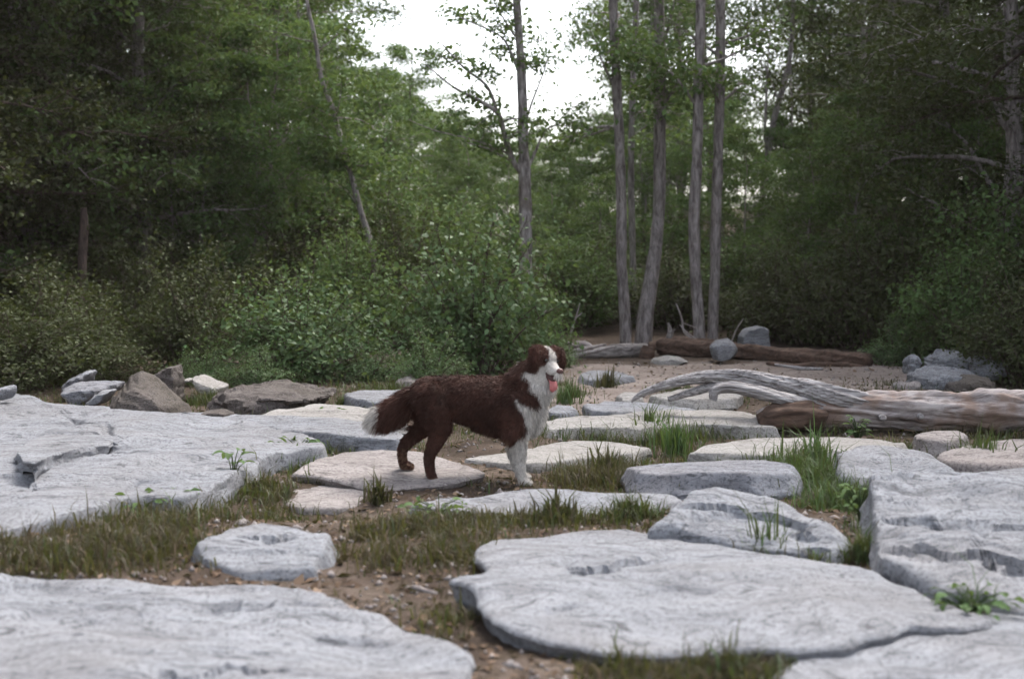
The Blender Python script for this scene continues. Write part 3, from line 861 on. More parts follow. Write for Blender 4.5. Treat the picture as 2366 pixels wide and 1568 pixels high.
twig('bare forked twig standing between the bush and the left far trunk', [[(1318, 770, 15.5, .014), (1330, 735, 15.5, .010), (1340, 700, 15.5, .005)], [(1330, 735, 15.5, .008), (1345, 722, 15.5, .004)]])
twig('short bare twig sticking out above the big bush', [[(1255, 722, 13.5, .010), (1278, 712, 13.5, .006)]])
twig('curved pale sticks leaning against the foot of the pair of trunks', [[(1600, 785, 15.4, .016), (1580, 765, 15.4, .014), (1575, 735, 15.4, .010), (1562, 700, 15.4, .006)], [(1612, 788, 15.4, .014), (1588, 768, 15.4, .010), (1570, 750, 15.4, .005)], [(1575, 745, 15.4, .008), (1612, 758, 15.4, .005)]])
twig('thin leaning stick behind the round boulder', [[(1690, 790, 16.2, .012), (1702, 760, 16.2, .009), (1718, 735, 16.2, .004)]])
twig('weathered broken snag left of the pair of trunks', [[(1540, 800, 15.8, .05), (1548, 770, 15.8, .035), (1544, 745, 15.8, .012)], [(1548, 775, 15.8, .02), (1560, 760, 15.8, .006)]], 'snag', 'greylog', 8)

# ------------------------------------------------------------------ leaves
def leaf_mesh(name, C, Nrm, size, rng, tint, aspect=0.55, droop=0.25):
    C = np.asarray(C, float); n = len(C)
    a = rng.normal(size=(n, 3)); a[:, 2] -= droop
    a -= Nrm * (a * Nrm).sum(1)[:, None]
    a /= np.linalg.norm(a, axis=1)[:, None] + 1e-9
    b = np.cross(Nrm, a)
    L = size[:, None] * 0.5
    W = L * aspect
    fold = Nrm * (L * 0.18)
    V = np.stack([C - a * L, C + b * W - a * L * 0.15 + fold, C + a * L, C - b * W - a * L * 0.15 + fold], 1).reshape(-1, 3)
    Fq = np.arange(n * 4, dtype=np.int32).reshape(-1, 4)
    return mesh_from(name, V, Fq, False, {'tint': ('FACE', tint)})

def rand_normals(n, rng, up=1.0, spread=0.75, out=None):
    v = rng.normal(size=(n, 3)) * spread
    v[:, 2] += up
    if out is not None: v += out
    return v / (np.linalg.norm(v, axis=1)[:, None] + 1e-9)

def sprays(tips, rng, per, spread, flat=0.45):
    """clusters of leaf centres about each (x,y,z) tip"""
    T = np.repeat(np.asarray(tips), per, 0)
    J = rng.normal(size=T.shape) * spread
    J[:, 2] *= flat
    return T + J

def grow_branch(G, rng, p0, az, el, L, r0, tips, ntw=8, curve=-0.25, sides=5, leafstart=0.25, twl=0.38):
    k = 7
    P = [np.array(p0)]
    a, e = az, el
    for i in range(k):
        a += rng.normal() * 0.18
        e += curve / k + rng.normal() * 0.10
        P.append(P[-1] + (L / k) * np.array([math.cos(a) * math.cos(e), math.sin(a) * math.cos(e), math.sin(e)]))
    P = np.array(P)
    G.tube(P, np.linspace(r0, max(0.004, r0 * 0.15), k + 1), sides, 0, caps=False)
    for j in range(ntw):
        s = leafstart + (1 - leafstart) * (j + rng.random()) / ntw
        i = min(int(s * k), k - 1)
        q = P[i] + (P[i + 1] - P[i]) * (s * k - i)
        d = P[i + 1] - P[i]
        ta = math.atan2(d[1], d[0]) + rng.choice([-1, 1]) * rng.uniform(0.4, 1.2)
        te = rng.normal() * 0.3 + 0.1
        tl = L * twl * (1.15 - 0.6 * s) * rng.uniform(0.6, 1.2)
        m1 = q + 0.5 * tl * np.array([math.cos(ta) * math.cos(te), math.sin(ta) * math.cos(te), math.sin(te)])
        te -= 0.35
        m2 = m1 + 0.5 * tl * np.array([math.cos(ta) * math.cos(te), math.sin(ta) * math.cos(te), math.sin(te)])
        G.tube([q, m1, m2], [r0 * 0.22 + .002, r0 * 0.12 + .002, .002], 3, caps=False)
        for w in (0.35, 0.7, 1.0):
            tips.append(m1 + (m2 - m1) * (w * 2 - 1) if w > 0.5 else q + (m1 - q) * w * 2)
    tips.append(P[-1])
    return P

def tree_meshes(name, seed, H, R, cb, nbr, trunk_r, leaf, per, ntw=9, spread=0.16, profile='oval', curve=-0.3, matn='leaf', barkn='bark', tint=(0.45, 0.22), up=0.9):
    rng = np.random.default_rng(seed)
    G = Geo(); tips = []
    n = 14
    hs = np.linspace(0, 1, n)
    wx, wy = np.cumsum(rng.normal(size=n)) * 0.05, np.cumsum(rng.normal(size=n)) * 0.05
    wx[0] = wy[0] = 0
    T = np.stack([wx, wy, hs * H - 0.2], 1)
    G.tube(T, trunk_r * (1 - 0.85 * hs) + 0.35 * trunk_r * np.exp(-hs * 25), 9, 0.10, 4)
    for i in range(nbr):
        u = (i + rng.random()) / nbr
        t = cb + (1 - cb) * u
        p0 = np.array([np.interp(t, hs, T[:, 0]), np.interp(t, hs, T[:, 1]), np.interp(t, hs, T[:, 2])])
        if profile == 'oval': w = 0.35 + 0.65 * math.sin(math.pi * min(1, 0.18 + 0.80 * u))
        elif profile == 'cone': w = 1.05 - 0.85 * u
        else: w = 0.6 + 0.5 * u
        grow_branch(G, rng, p0, i * 2.39996 + rng.normal() * 0.4, rng.uniform(0.1, 0.75) if profile != 'cone' else rng.uniform(-0.2, 0.3), R * w * rng.uniform(0.65, 1.2),
                    trunk_r * 0.33 * (1 - 0.6 * u), tips, ntw, curve)
    C = sprays(tips, rng, per, spread)
    nl = len(C)
    tnt = np.clip(rng.normal(tint[0], tint[1], nl) + 0.25 * vnoise(C * 0.9 + seed), 0, 1)
    me_c = leaf_mesh(name + '_crown', C, rand_normals(nl, rng, up), leaf * rng.uniform(0.6, 1.3, nl), rng, tnt)
    me_c.materials.append(M[matn])
    me_t = G.mesh(name + '_trunk'); me_t.materials.append(M[barkn])
    return me_t, me_c

TREE = {
    'a': tree_meshes('broadleaf', 1, 11.0, 2.7, 0.07, 46, 0.13, 0.095, 26, 9, 0.20, tint=(0.4, 0.22)),
    'b': tree_meshes('broadleaf_b', 2, 12.0, 2.4, 0.10, 48, 0.14, 0.085, 26, 9, 0.18, tint=(0.35, 0.22), matn='leaf'),
    'h': tree_meshes('hemlock', 3, 13.0, 2.6, 0.05, 60, 0.15, 0.065, 34, 10, 0.15, 'cone', -0.55, 'leaf_olive', 'bark_dark', tint=(0.25, 0.18)),
    'o': tree_meshes('olive_tree', 4, 12.0, 2.6, 0.08, 48, 0.14, 0.09, 26, 9, 0.20, matn='leaf_olive', tint=(0.4, 0.22)),
    's': tree_meshes('sapling', 5, 4.6, 1.4, 0.06, 30, 0.04, 0.085, 14, 7, 0.15, matn='leaf', tint=(0.55, 0.22)),
    't': tree_meshes('sapling_b', 6, 5.2, 1.6, 0.05, 34, 0.045, 0.085, 14, 7, 0.15, matn='leaf_light', tint=(0.35, 0.22)),
    'l': tree_meshes('light_tree', 7, 7.0, 1.9, 0.12, 44, 0.08, 0.07, 22, 9, 0.15, matn='leaf_light', tint=(0.7, 0.18), profile='oval'),
    'p': tree_meshes('sparse_tree', 8, 12.0, 2.2, 0.16, 44, 0.10, 0.085, 15, 9, 0.17, matn='leaf', tint=(0.5, 0.22), curve=0.1),
}

def place_tree(kind, px, Y, s, rz, label, group, name='tree', py=None, cat='tree', sink=0.0):
    X = (px - PW / 2) / F * Y / (CP + 0 * SP)
    r = empty(name, (X, Y, ground_at(X, Y) - sink), rz)
    r.scale = (s, s, s)
    tag(r, label, cat, group)
    t, c = TREE[kind]
    obj('trunk', t, None, r); obj('crown', c, None, r)
    return r

rngT = random.Random(5)
LABS = {
    'left': ('dark broadleaf tree in the dense wood at the left', 'dense wood at the left'),
    'centre': ('low leafy sapling below the bright sky gap', 'saplings below the sky gap'),
    'right': ('dark olive tree in the dense wood at the right', 'dense wood at the right'),
    'thin': ('sparse tall tree letting the sky through behind the slender trunks', 'sparse trees behind the slender trunks'),
    'side': ('tall dark tree added for shade at the outer edge of the clearing', 'shade trees added around the clearing'),
}
SKYX = [700, 840, 870, 930, 1000, 1060, 1130, 1200, 1290, 1340, 1400, 1500, 1600, 1720, 1780, 1830, 1900, 1960, 2020]
SKYY = [-400, -100, 20, 140, 220, 255, 270, 290, 285, 262, 230, 200, 200, 220, 290, 280, 200, 0, -400]
TOP = {'s': 4.7, 't': 5.3, 'l': 7.1}
def cap(kind, px, Y, s):
    X = (px - PW / 2) / F * Y
    w = 0.7 * s * F / Y
    sy = max(np.interp(px - w, SKYX, SKYY), np.interp(px, SKYX, SKYY), np.interp(px + w, SKYX, SKYY))
    room = CAM_H + (593 - sy - rngT.uniform(-25, 40)) / F * Y - ground_at(X, Y)
    return max(0.25, min(s, room / TOP[kind]))
def many(zone, rows):
    lab, grp = LABS[zone]
    for kind, px, Y, s in rows:
        place_tree(kind, px, Y, cap(kind, px, Y, s) if kind in TOP else s, rngT.uniform(0, 6.28), lab, grp)

many('left', [('h', -420, 14, .9), ('o', -160, 17, .95), ('a', 60, 17, .9), ('h', 190, 20, 1.0), ('b', 330, 17.5, .75), ('a', 470, 22, .85), ('b', 250, 25, 1.1), ('h', 560, 28, 1.0),
              ('a', 640, 24, .75), ('b', 640, 31, .9), ('a', 60, 29, 1.2), ('b', 420, 33, 1.2), ('h', -250, 22, 1.2), ('o', 160, 17.5, .6), ('s', 470, 17.5, .8), ('t', 640, 18, .8), ('s', 780, 20, .95), ('o', 300, 18.5, .6),
              ('a', 500, 40, 1.2), ('b', 660, 40, .95), ('h', 60, 18, .9), ('h', -100, 15.5, .9), ('o', 320, 21, .9), ('t', 860, 24, .8), ('s', 380, 17.6, .72), ('t', 560, 18, .7)])
many('centre', [('s', 900, 25, .85), ('t', 1010, 28, .85), ('s', 1090, 24, .62), ('t', 1180, 30, .78), ('s', 1260, 27, .62), ('t', 1340, 31, .85), ('s', 1130, 36, .95), ('t', 1240, 38, 1.0), ('s', 960, 34, 1.1), ('s', 1350, 24, .62), ('t', 1420, 27, .85),
                ('s', 1480, 23, .7), ('t', 1060, 42, 1.15), ('s', 1310, 44, 1.15), ('s', 1560, 26, .85), ('t', 1640, 22, .72), ('s', 1180, 21, .45), ('s', 1380, 20, .42)])
many('thin', [('p', 1580, 27, .85), ('p', 1540, 29, .85), ('p', 1990, 30, .95), ('p', 1870, 33, .9), ('p', 1540, 36, 1.0), ('p', 1660, 30, .9), ('p', 1930, 40, 1.1), ('p', 1480, 44, 1.2)])
many('right', [('s', 1740, 20, .75), ('t', 1800, 24, .8), ('o', 2330, 15, .8), ('o', 2180, 19, .75), ('b', 2050, 24, .8), ('h', 2480, 18, 1.0), ('o', 2280, 25, 1.1), ('a', 2130, 32, 1.1), ('s', 1880, 19, .75), ('s', 1990, 18, .72), ('s', 2100, 17, .7),
               ('h', 2600, 14, .9), ('s', 1950, 26, 1.0), ('s', 1830, 30, 1.1), ('o', 2420, 33, 1.3), ('t', 2230, 16, .6), ('o', 2010, 30, .9)])
FARL = ('far tree closing the view behind the left wood', 'far trees behind the left wood')
FARR = ('far tree closing the view behind the right wood', 'far trees behind the right wood')
for i_, px_ in enumerate(range(-500, 800, 130)):
    place_tree('ab'[i_ % 2], px_, 47 + 5 * (i_ % 3), 1.15 if px_ < 650 else .95, rngT.uniform(0, 6.28), *FARL)
for i_, px_ in enumerate(range(1960, 2900, 140)):
    place_tree('oab'[i_ % 3], px_, 44 + 5 * (i_ % 3), 1.1, rngT.uniform(0, 6.28), *FARR)
for i_, px_ in enumerate(range(820, 2000, 105)):
    place_tree('st'[i_ % 2], px_, 50 + 4 * (i_ % 3), cap('st'[i_ % 2], px_, 50 + 4 * (i_ % 3), 1.25), rngT.uniform(0, 6.28), 'far low tree on the skyline below the sky gap', 'far low trees on the skyline')
for i_, px_ in enumerate(range(1040, 1960, 95)):
    place_tree('ts'[i_ % 2], px_, 62 + 4 * (i_ % 3), cap('ts'[i_ % 2], px_, 62 + 4 * (i_ % 3), 1.35), rngT.uniform(0, 6.28), 'far low tree on the skyline below the sky gap', 'far low trees on the skyline')
place_tree('l', 940, 27, .62, 0.6, 'bright light green round topped tree at the left side of the sky gap', None)
place_tree('l', 1045, 33, .50, 2.6, 'smaller pale green tree right of the bright round topped one', None)
# trees added beside the view to block skylight and darken the edges
for kind, x, y, s in (('h', -7.3, 14.0, 1.0), ('h', -7.4, 17.5, 1.2), ('h', -9.2, 19.5, 1.2), ('h', 8.0, 15.0, 1.0), ('h', 8.4, 18, 1.2), ('h', -7.0, 11.5, 1.0), ('h', -8.2, 14.5, 1.1), ('h', -6.8, 8.0, .9), ('h', 7.6, 10.5, .9), ('h', -8.5, 6, 1.0), ('o', -10.5, 9.5, 1.1), ('h', -9, 1.5, 1.0), ('o', 9.5, 8.5, 1.0), ('h', 10.5, 12, 1.1), ('a', 11, 3, 1.0)):
    r = place_tree(kind, 1183 + x / y * F if y else 1183, y, s, rngT.uniform(0, 6.28), *LABS['side'])

# ------------------------------------------------------------------ named trees
def named_tree(label, trunk, limbs, barkn, leafn, leaf=0.085, per=9, spread=0.15, seed=0, ntw=7, extra=0, tint=(0.5, 0.22), top_len=(1.0, 1.8), zmin=2.2, sides=12, nbr=14, up=0.9, name='tree'):
    """trunk and limbs are rows (px, py, distance, radius); upper side branches are grown"""
    rng = np.random.default_rng(seed)
    G = Geo(); tips = []
    P, R = px_path(trunk, 40)
    o_ = P[0].copy(); o_[2] = ground_at(o_[0], o_[1])
    if P[0][2] > o_[2] - 0.05:
        P = np.vstack([[P[0][0], P[0][1], o_[2] - 0.15], P]); R = np.concatenate([[R[0] * 1.15], R])
    G.tube(P - o_, R, sides, 0.10, 5)
    GT, G = G, Geo()
    limb_geo = []
    allp = [(P, R)]
    for lm in limbs:
        Pl, Rl = px_path(lm, 22)
        gl = Geo(); gl.tube(Pl - o_, Rl, 8, 0.12, 8); limb_geo.append(gl)
        allp.append((Pl, Rl))
    for k, (Pa, Ra) in enumerate(allp):
        nb = nbr if k == 0 else max(4, nbr // 3)
        for j in range(nb):
            s = (0.3 if k else 0.0) + rng.random() * (0.7 if k else 1.0)
            i = int(s * (len(Pa) - 1))
            if Pa[i][2] < zmin: continue
            L = rng.uniform(*top_len) * (1.0 if k == 0 else 0.6)
            grow_branch(G, rng, Pa[i] - o_, rng.uniform(0, 6.283), rng.uniform(0.0, 0.8), L, min(0.02, Ra[i] * 0.4), tips, ntw, -0.2)
        if k:
            tips.extend(list(Pa[6::2] - o_))
    C = sprays(tips, rng, per, spread)
    nl = len(C)
    tnt = np.clip(rng.normal(tint[0], tint[1], nl), 0, 1)
    r = empty(name, o_)
    tag(r, label, 'tree')
    tr = obj('trunk', GT.mesh('trunk'), M[barkn], r)
    for gl in limb_geo: obj('limb', gl.mesh('limb'), M[barkn], tr)
    if G.n: tag(obj('twigs', G.mesh('twigs'), M[barkn], r), kind='stuff')
    obj('crown', leaf_mesh('crown', C, rand_normals(nl, rng, up), leaf * rng.uniform(0.6, 1.3, nl), rng, tnt), M[leafn], r)
    return r

Yc = 15.4
named_tree('slender forked tree with a mottled trunk standing alone against the bright sky gap',
    [(1219, 745, Yc, .078), (1215, 640, Yc, .073), (1214, 520, Yc, .068), (1213, 430, Yc, .067), (1209, 330, Yc, .058), (1207, 230, Yc, .052), (1202, 120, Yc, .044), (1195, 20, Yc, .041), (1190, -120, Yc, .037), (1188, -400, Yc, .022), (1190, -700, Yc, .009)],
    [[(1212, 405, Yc, .037), (1185, 372, Yc - .1, .030), (1165, 310, Yc - .2, .027), (1150, 262, Yc - .3, .024), (1105, 232, Yc - .4, .018), (1045, 200, Yc - .5, .012), (985, 150, Yc - .6, .006)],
     [(1150, 262, Yc - .3, .019), (1125, 200, Yc - .1, .015), (1070, 155, Yc, .011), (1020, 100, Yc + .2, .006)],
     [(1180, 372, Yc, .013), (1130, 345, Yc - .3, .010), (1080, 330, Yc - .5, .004)],
     [(1175, 355, Yc, .013), (1100, 325, Yc - .3, .010), (1000, 300, Yc - .6, .007), (930, 270, Yc - .8, .004)],
     [(1204, 180, Yc, .018), (1180, 120, Yc, .015), (1150, 80, Yc, .010), (1060, 40, Yc, .006)],
     [(1204, 100, Yc, .013), (1180, 70, Yc, .010), (1150, 20, Yc, .007), (1120, -40, Yc, .004)],
     [(1216, 400, Yc, .018), (1235, 355, Yc + .1, .015), (1262, 300, Yc + .2, .010), (1300, 290, Yc + .2, .007), (1370, 305, Yc + .2, .003)],
     [(1210, 300, Yc, .013), (1228, 240, Yc, .010), (1255, 170, Yc, .007), (1270, 120, Yc, .004)]],
    'bark_pale', 'leaf', 0.065, 5, 0.10, 51, 5, tint=(0.55, 0.2), top_len=(0.35, 0.8), zmin=2.1, nbr=9)
Yt = 16.3
named_tree('leftmost of the slender trunks, paler low down, at the far side of the sand',
    [(1446, 795, Yt, .075), (1442, 700, Yt, .066), (1436, 600, Yt, .06), (1436, 480, Yt, .058), (1432, 350, Yt, .056), (1425, 200, Yt, .054), (1418, 50, Yt, .05), (1412, -200, Yt, .045), (1405, -700, Yt, .03), (1400, -1200, Yt, .012)],
    [[(1428, 220, Yt, .016), (1395, 150, Yt, .012), (1370, 80, Yt, .006)]], 'bark', 'leaf', 0.075, 8, 0.14, 61, 6, nbr=16, zmin=2.4, top_len=(0.6, 1.2))
named_tree('thick leaning trunk, second of the slender trunks from the left',
    [(1486, 800, Yt + .2, .11), (1490, 740, Yt + .2, .10), (1505, 640, Yt + .3, .085), (1518, 540, Yt + .4, .075), (1524, 430, Yt + .5, .072), (1524, 300, Yt + .5, .07), (1526, 150, Yt + .5, .066), (1522, 0, Yt + .5, .06), (1520, -300, Yt + .5, .05), (1520, -900, Yt + .5, .02)],
    [[(1524, 260, Yt + .5, .018), (1570, 180, Yt + .4, .013), (1600, 90, Yt + .3, .006)]], 'bark', 'leaf', 0.075, 8, 0.14, 62, 6, nbr=16, zmin=2.4, top_len=(0.6, 1.2))
named_tree('pale straight trunk, left one of the close pair, nearest the pale sticks',
    [(1617, 798, Yt - .4, .075), (1613, 720, Yt - .4, .066), (1606, 610, Yt - .4, .063), (1604, 500, Yt - .4, .062), (1610, 380, Yt - .4, .06), (1614, 200, Yt - .4, .058), (1618, 60, Yt - .4, .055), (1622, -200, Yt - .4, .05), (1630, -900, Yt - .4, .02)],
    [[(1612, 250, Yt - .4, .018), (1570, 190, Yt - .5, .012), (1540, 160, Yt - .5, .006)]], 'bark', 'leaf', 0.075, 8, 0.14, 63, 6, nbr=14, zmin=2.6, top_len=(0.6, 1.3))
named_tree('dark trunk, right one of the close pair behind the round boulder',
    [(1646, 795, Yt, .07), (1648, 720, Yt, .062), (1652, 620, Yt, .06), (1655, 480, Yt, .06), (1660, 330, Yt, .058), (1664, 150, Yt, .056), (1664, 0, Yt, .054), (1664, -300, Yt, .045), (1670, -900, Yt, .02)],
    [], 'bark', 'leaf', 0.075, 8, 0.14, 64, 6, nbr=16, zmin=2.4, top_len=(0.6, 1.3))
named_tree('thin straight tree behind the leftmost slender trunk',
    [(1462, 790, 19, .05), (1462, 600, 19, .045), (1458, 400, 19, .042), (1462, 200, 19, .04), (1470, 0, 19, .038), (1480, -400, 19, .02)],
    [], 'bark', 'leaf', 0.08, 8, 0.14, 65, 6, nbr=12, zmin=2.6, top_len=(0.5, 1.1))
named_tree('thin tree with a forking bare crown in the small sky gap at the right',
    [(1745, 800, 24, .07), (1750, 600, 24, .06), (1765, 420, 24, .055), (1790, 270, 24, .05), (1815, 180, 24, .045), (1832, 60, 24, .04), (1835, -200, 24, .03)],
    [[(1770, 400, 24, .03), (1768, 300, 24, .025), (1772, 190, 24, .02), (1780, 60, 24, .012)], [(1800, 240, 24, .02), (1780, 180, 24, .015), (1750, 130, 24, .006)], [(1825, 150, 24, .022), (1830, 260, 24, .016), (1828, 330, 24, .008)]],
    'bark', 'leaf_olive', 0.085, 7, 0.15, 66, 5, nbr=10, zmin=4.3, top_len=(0.5, 1.2))
named_tree('thin leaning pale birch with a crooked trunk in the left wood',
    [(868, 640, 16.9, .036), (855, 560, 16.9, .034), (830, 475, 16.9, .034), (806, 385, 16.9, .033), (785, 310, 16.9, .031), (768, 250, 16.9, .030), (742, 180, 16.9, .028), (728, 90, 16.9, .026), (705, -20, 16.9, .024), (690, -200, 16.9, .020)],
    [[(812, 400, 16.9, .010), (790, 378, 16.9, .008), (745, 368, 16.9, .004)], [(836, 490, 16.9, .008), (800, 440, 16.9, .006), (755, 415, 16.9, .003)]],
    'bark_pale', 'leaf', 0.07, 10, 0.16, 67, 7, nbr=20, zmin=2.0, top_len=(0.4, 0.9), sides=9)
named_tree('thin vertical stem left of the leaning birch',
    [(672, 720, 19.2, .026), (676, 560, 19.2, .024), (686, 440, 19.2, .022), (692, 280, 19.2, .020), (690, 100, 19.2, .018), (688, -200, 19.2, .012)],
    [], 'bark', 'leaf', 0.07, 8, 0.15, 68, 6, nbr=14, zmin=2.8, top_len=(0.4, 0.8), sides=8)
named_tree('dead broken trunk showing dimly in the dark wood at the far left',
    [(190, 760, 15, .06), (190, 620, 15, .05), (194, 520, 15, .045), (193, 480, 15, .03)],
    [[(196, 560, 15, .02), (206, 520, 15, .012)]], 'bark_dark', 'leaf_olive', 0.07, 1, 0.13, 69, 1, nbr=1, zmin=9, sides=9)

# ------------------------------------------------------------------ bushes
def bush_meshes(name, seed, w, h, nst, leaf, per, matn, spread=0.10, tint=(0.5, 0.24), up=0.8, fill=1.0):
    rng = np.random.default_rng(seed)
    G = Geo(); tips = []
    for i in range(nst):
        az = i * 2.39996 + rng.normal() * 0.3
        u = math.sqrt((i + 0.5) / nst)
        tgt = np.array([math.cos(az) * u * w * 0.5, math.sin(az) * u * w * 0.5, h * (1 - 0.62 * u * u) * rng.choice([0.55, 0.8, 1.0, 1.25]) * rng.uniform(0.85, 1.12)])
        base = np.array([math.cos(az) * u * w * 0.12, math.sin(az) * u * w * 0.12, -0.1])
        mid = base * 0.4 + tgt * np.array([.42, .42, .62])
        P = smooth_path([base, mid, tgt], 9)
        G.tube(P, np.linspace(0.013, 0.003, 9), 4, caps=False)
        for j in range(8):
            s = rng.uniform(0.15, 1.0) ** 0.7
            q = P[min(8, int(s * 8))]
            e = q + rng.normal(size=3) * np.array([.14, .14, .10]) * (w / 2.0)
            e[2] = max(e[2], 0.05)
            G.tube([q, (q + e) / 2 + rng.normal(size=3) * .02, e], [.004, .003, .002], 3, caps=False)
            tips.extend([e, (q + e) / 2])
        tips.append(tgt)
    C = sprays(tips, rng, per, spread, 0.8)
    C = C[C[:, 2] > 0.0]
    nl = len(C)
    tnt = np.clip(rng.normal(tint[0], tint[1], nl) + (rng.random(nl) > 0.95) * 0.5, 0, 1)
    outw = C / (np.linalg.norm(C, axis=1)[:, None] + 1e-6) * 0.5
    me = leaf_mesh(name + '_foliage', C, rand_normals(nl, rng, up, 0.7, outw), leaf * rng.uniform(0.6, 1.35, nl), rng, tnt, 0.6)
    me.materials.append(M[matn])
    ms = G.mesh(name + '_stems'); ms.materials.append(M['bark_dark'])
    return ms, me

BUSH = {'g': bush_meshes('glossy_bush', 81, 2.0, 1.15, 42, 0.058, 12, 'leaf_bush'),
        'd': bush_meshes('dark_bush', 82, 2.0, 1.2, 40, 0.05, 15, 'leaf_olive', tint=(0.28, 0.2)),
        'm': bush_meshes('mid_bush', 83, 2.0, 1.3, 40, 0.055, 15, 'leaf', tint=(0.45, 0.22)),
        'f': bush_meshes('fine_bush', 84, 1.2, 0.7, 26, 0.035, 14, 'leaf_bush', 0.07, tint=(0.6, 0.24))}
def place_bush(kind, px, Y, sx, sz, rz, label, group=None, name='bush', base_y=None, cat='bush'):
    X = (px - PW / 2) / F * Y
    z = ground_at(X, Y)
    r = empty(name, (X, Y, z), rz)
    r.scale = (sx, sx, sz)
    tag(r, label, cat, group)
    st, fo = BUSH[kind]
    obj('stems', st, None, r); obj('foliage', fo, None, r)
    return r
place_bush('g', 1085, 12.6, .90, 1.18, 0.3, 'large glossy leaved bush behind the dog\'s back')
place_bush('g', 690, 12.0, .78, .80, 2.1, 'glossy leaved bush behind the layered boulder, left of the dog')
place_bush('f', 985, 11.4, .60, .62, 1.2, 'small bush with large pale leaves just above the dog\'s rump')
place_bush('d', 430, 12.6, .70, .80, 4.2, 'dark shrub with pale tipped leaves above the pyramid boulder')
place_bush('d', 110, 12.4, .75, .70, 5.0, 'dark shrub behind the rocks at the far left')
place_bush('m', 1235, 13.8, .42, .50, 0.9, 'little leafy shrub at the foot of the slender forked tree')
place_bush('f', 1265, 13.2, .55, .50, 2.9, 'small pale leaved shrub left of the driftwood clump')
place_bush('m', 2230, 13.2, .70, .80, 1.7, 'shrub behind the pale rock pile')
place_bush('d', 2380, 11.5, .70, .75, 3.3, 'shrub at the right edge beside the pale rock pile')
place_bush('f', 2075, 13.6, .65, .60, 0.5, 'low bush at the right end of the sandy clearing')
for i_, (px_, Y_, s_, k_) in enumerate(((30, 11.0, .7, 'd'), (200, 11.6, .6, 'd'), (470, 11.4, .5, 'f'), (600, 11.2, .55, 'f'), (850, 11.8, .6, 'f'))):
    place_bush(k_, px_, Y_, s_, s_ * .75, i_ * 1.3, ['low dark scrub at the far left edge behind the huge slab', 'low dark scrub behind the leaning grey rock', 'low leafy scrub behind the tilted pale slab',
               'low leafy scrub just behind the layered boulder', 'low leafy scrub behind the flat stone above the dog\'s tail'][i_])
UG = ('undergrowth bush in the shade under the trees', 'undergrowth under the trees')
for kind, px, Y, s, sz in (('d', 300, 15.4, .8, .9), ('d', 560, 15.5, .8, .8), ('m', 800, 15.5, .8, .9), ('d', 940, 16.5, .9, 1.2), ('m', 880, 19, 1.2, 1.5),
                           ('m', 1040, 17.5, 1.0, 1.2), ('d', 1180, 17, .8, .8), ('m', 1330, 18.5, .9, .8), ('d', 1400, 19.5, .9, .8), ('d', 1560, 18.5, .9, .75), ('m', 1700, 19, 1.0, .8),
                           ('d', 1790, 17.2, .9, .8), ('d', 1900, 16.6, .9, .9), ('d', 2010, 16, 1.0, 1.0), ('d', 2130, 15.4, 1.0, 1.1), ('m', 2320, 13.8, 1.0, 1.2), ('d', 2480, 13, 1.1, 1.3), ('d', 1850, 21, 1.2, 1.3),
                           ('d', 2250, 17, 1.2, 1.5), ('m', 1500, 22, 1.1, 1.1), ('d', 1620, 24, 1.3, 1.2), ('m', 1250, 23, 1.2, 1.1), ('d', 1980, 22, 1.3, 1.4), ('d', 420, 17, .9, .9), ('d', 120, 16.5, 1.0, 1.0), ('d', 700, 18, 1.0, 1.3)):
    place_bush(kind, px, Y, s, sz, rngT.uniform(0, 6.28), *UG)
# ------------------------------------------------------------------ grass
def blades(name, roots, length, rng, tint, width=0.0032, lean=0.6, zs=None):
    n = len(roots)
    az = rng.uniform(0, 2 * math.pi, n)
    ln = np.abs(rng.normal(lean, 0.25, n))
    d = np.stack([np.cos(az), np.sin(az), np.zeros(n)], 1)
    sd = np.stack([-np.sin(az), np.cos(az), np.zeros(n)], 1)
    rot = rng.uniform(0, 6.28, n)
    sd = sd * np.cos(rot)[:, None] + d * np.sin(rot)[:, None] * 0.6
    L = length[:, None]
    w = (width * rng.uniform(0.6, 1.3, n))[:, None]
    up = np.array([0, 0, 1.0])
    p0 = roots
    p1 = p0 + up * L * 0.55 + d * L * (ln * 0.25)[:, None]
    p2 = p1 + up * L * 0.38 * np.clip(1.2 - ln, 0.1, 1)[:, None] + d * L * (ln * 0.75)[:, None]
    V = np.stack([p0 - sd * w, p0 + sd * w, p1 - sd * w * 0.8, p1 + sd * w * 0.8, p2], 1).reshape(-1, 3)
    k = np.arange(n)[:, None] * 5
    Q = k + np.array([[0, 1, 3, 2]])
    T = k + np.array([[2, 3, 4]])
    return mesh_from(name, V, [Q, T], False, {'tint': ('FACE', np.concatenate([tint, tint]))})

def rock_clear(x, y, shrink=0.03):
    ok = np.ones(len(x), bool)
    for P, h in ROCK_POLYS:
        mn, mx = P.min(0) - 0.1, P.max(0) + 0.1
        k = np.where((x > mn[0]) & (x < mx[0]) & (y > mn[1]) & (y < mx[1]) & ok)[0]
        if len(k):
            ok[k] &= poly_sd(P, x[k], y[k]) > -shrink
    return ok

rng = np.random.default_rng(77)
roots, lens, tints = [], [], []
def scatter(n, fn_xy, fn_len, tint_mu, tint_sd, keep=None):
    xy = fn_xy(n)
    ok = rock_clear(xy[:, 0], xy[:, 1])
    if keep is not None: ok &= keep(xy)
    xy = xy[ok]
    z = ground_z(xy[:, 0], xy[:, 1]) - 0.01
    roots.append(np.column_stack([xy, z]))
    lens.append(fn_len(len(xy)))
    tints.append(np.clip(rng.normal(tint_mu, tint_sd, len(xy)), 0, 1))

def frustum_xy(n, y0, y1, p=1.0):
    y = y0 + (y1 - y0) * rng.random(n) ** p
    x = (rng.random(n) * 2 - 1) * (y * 0.40 + 0.15)
    return np.column_stack([x, y])

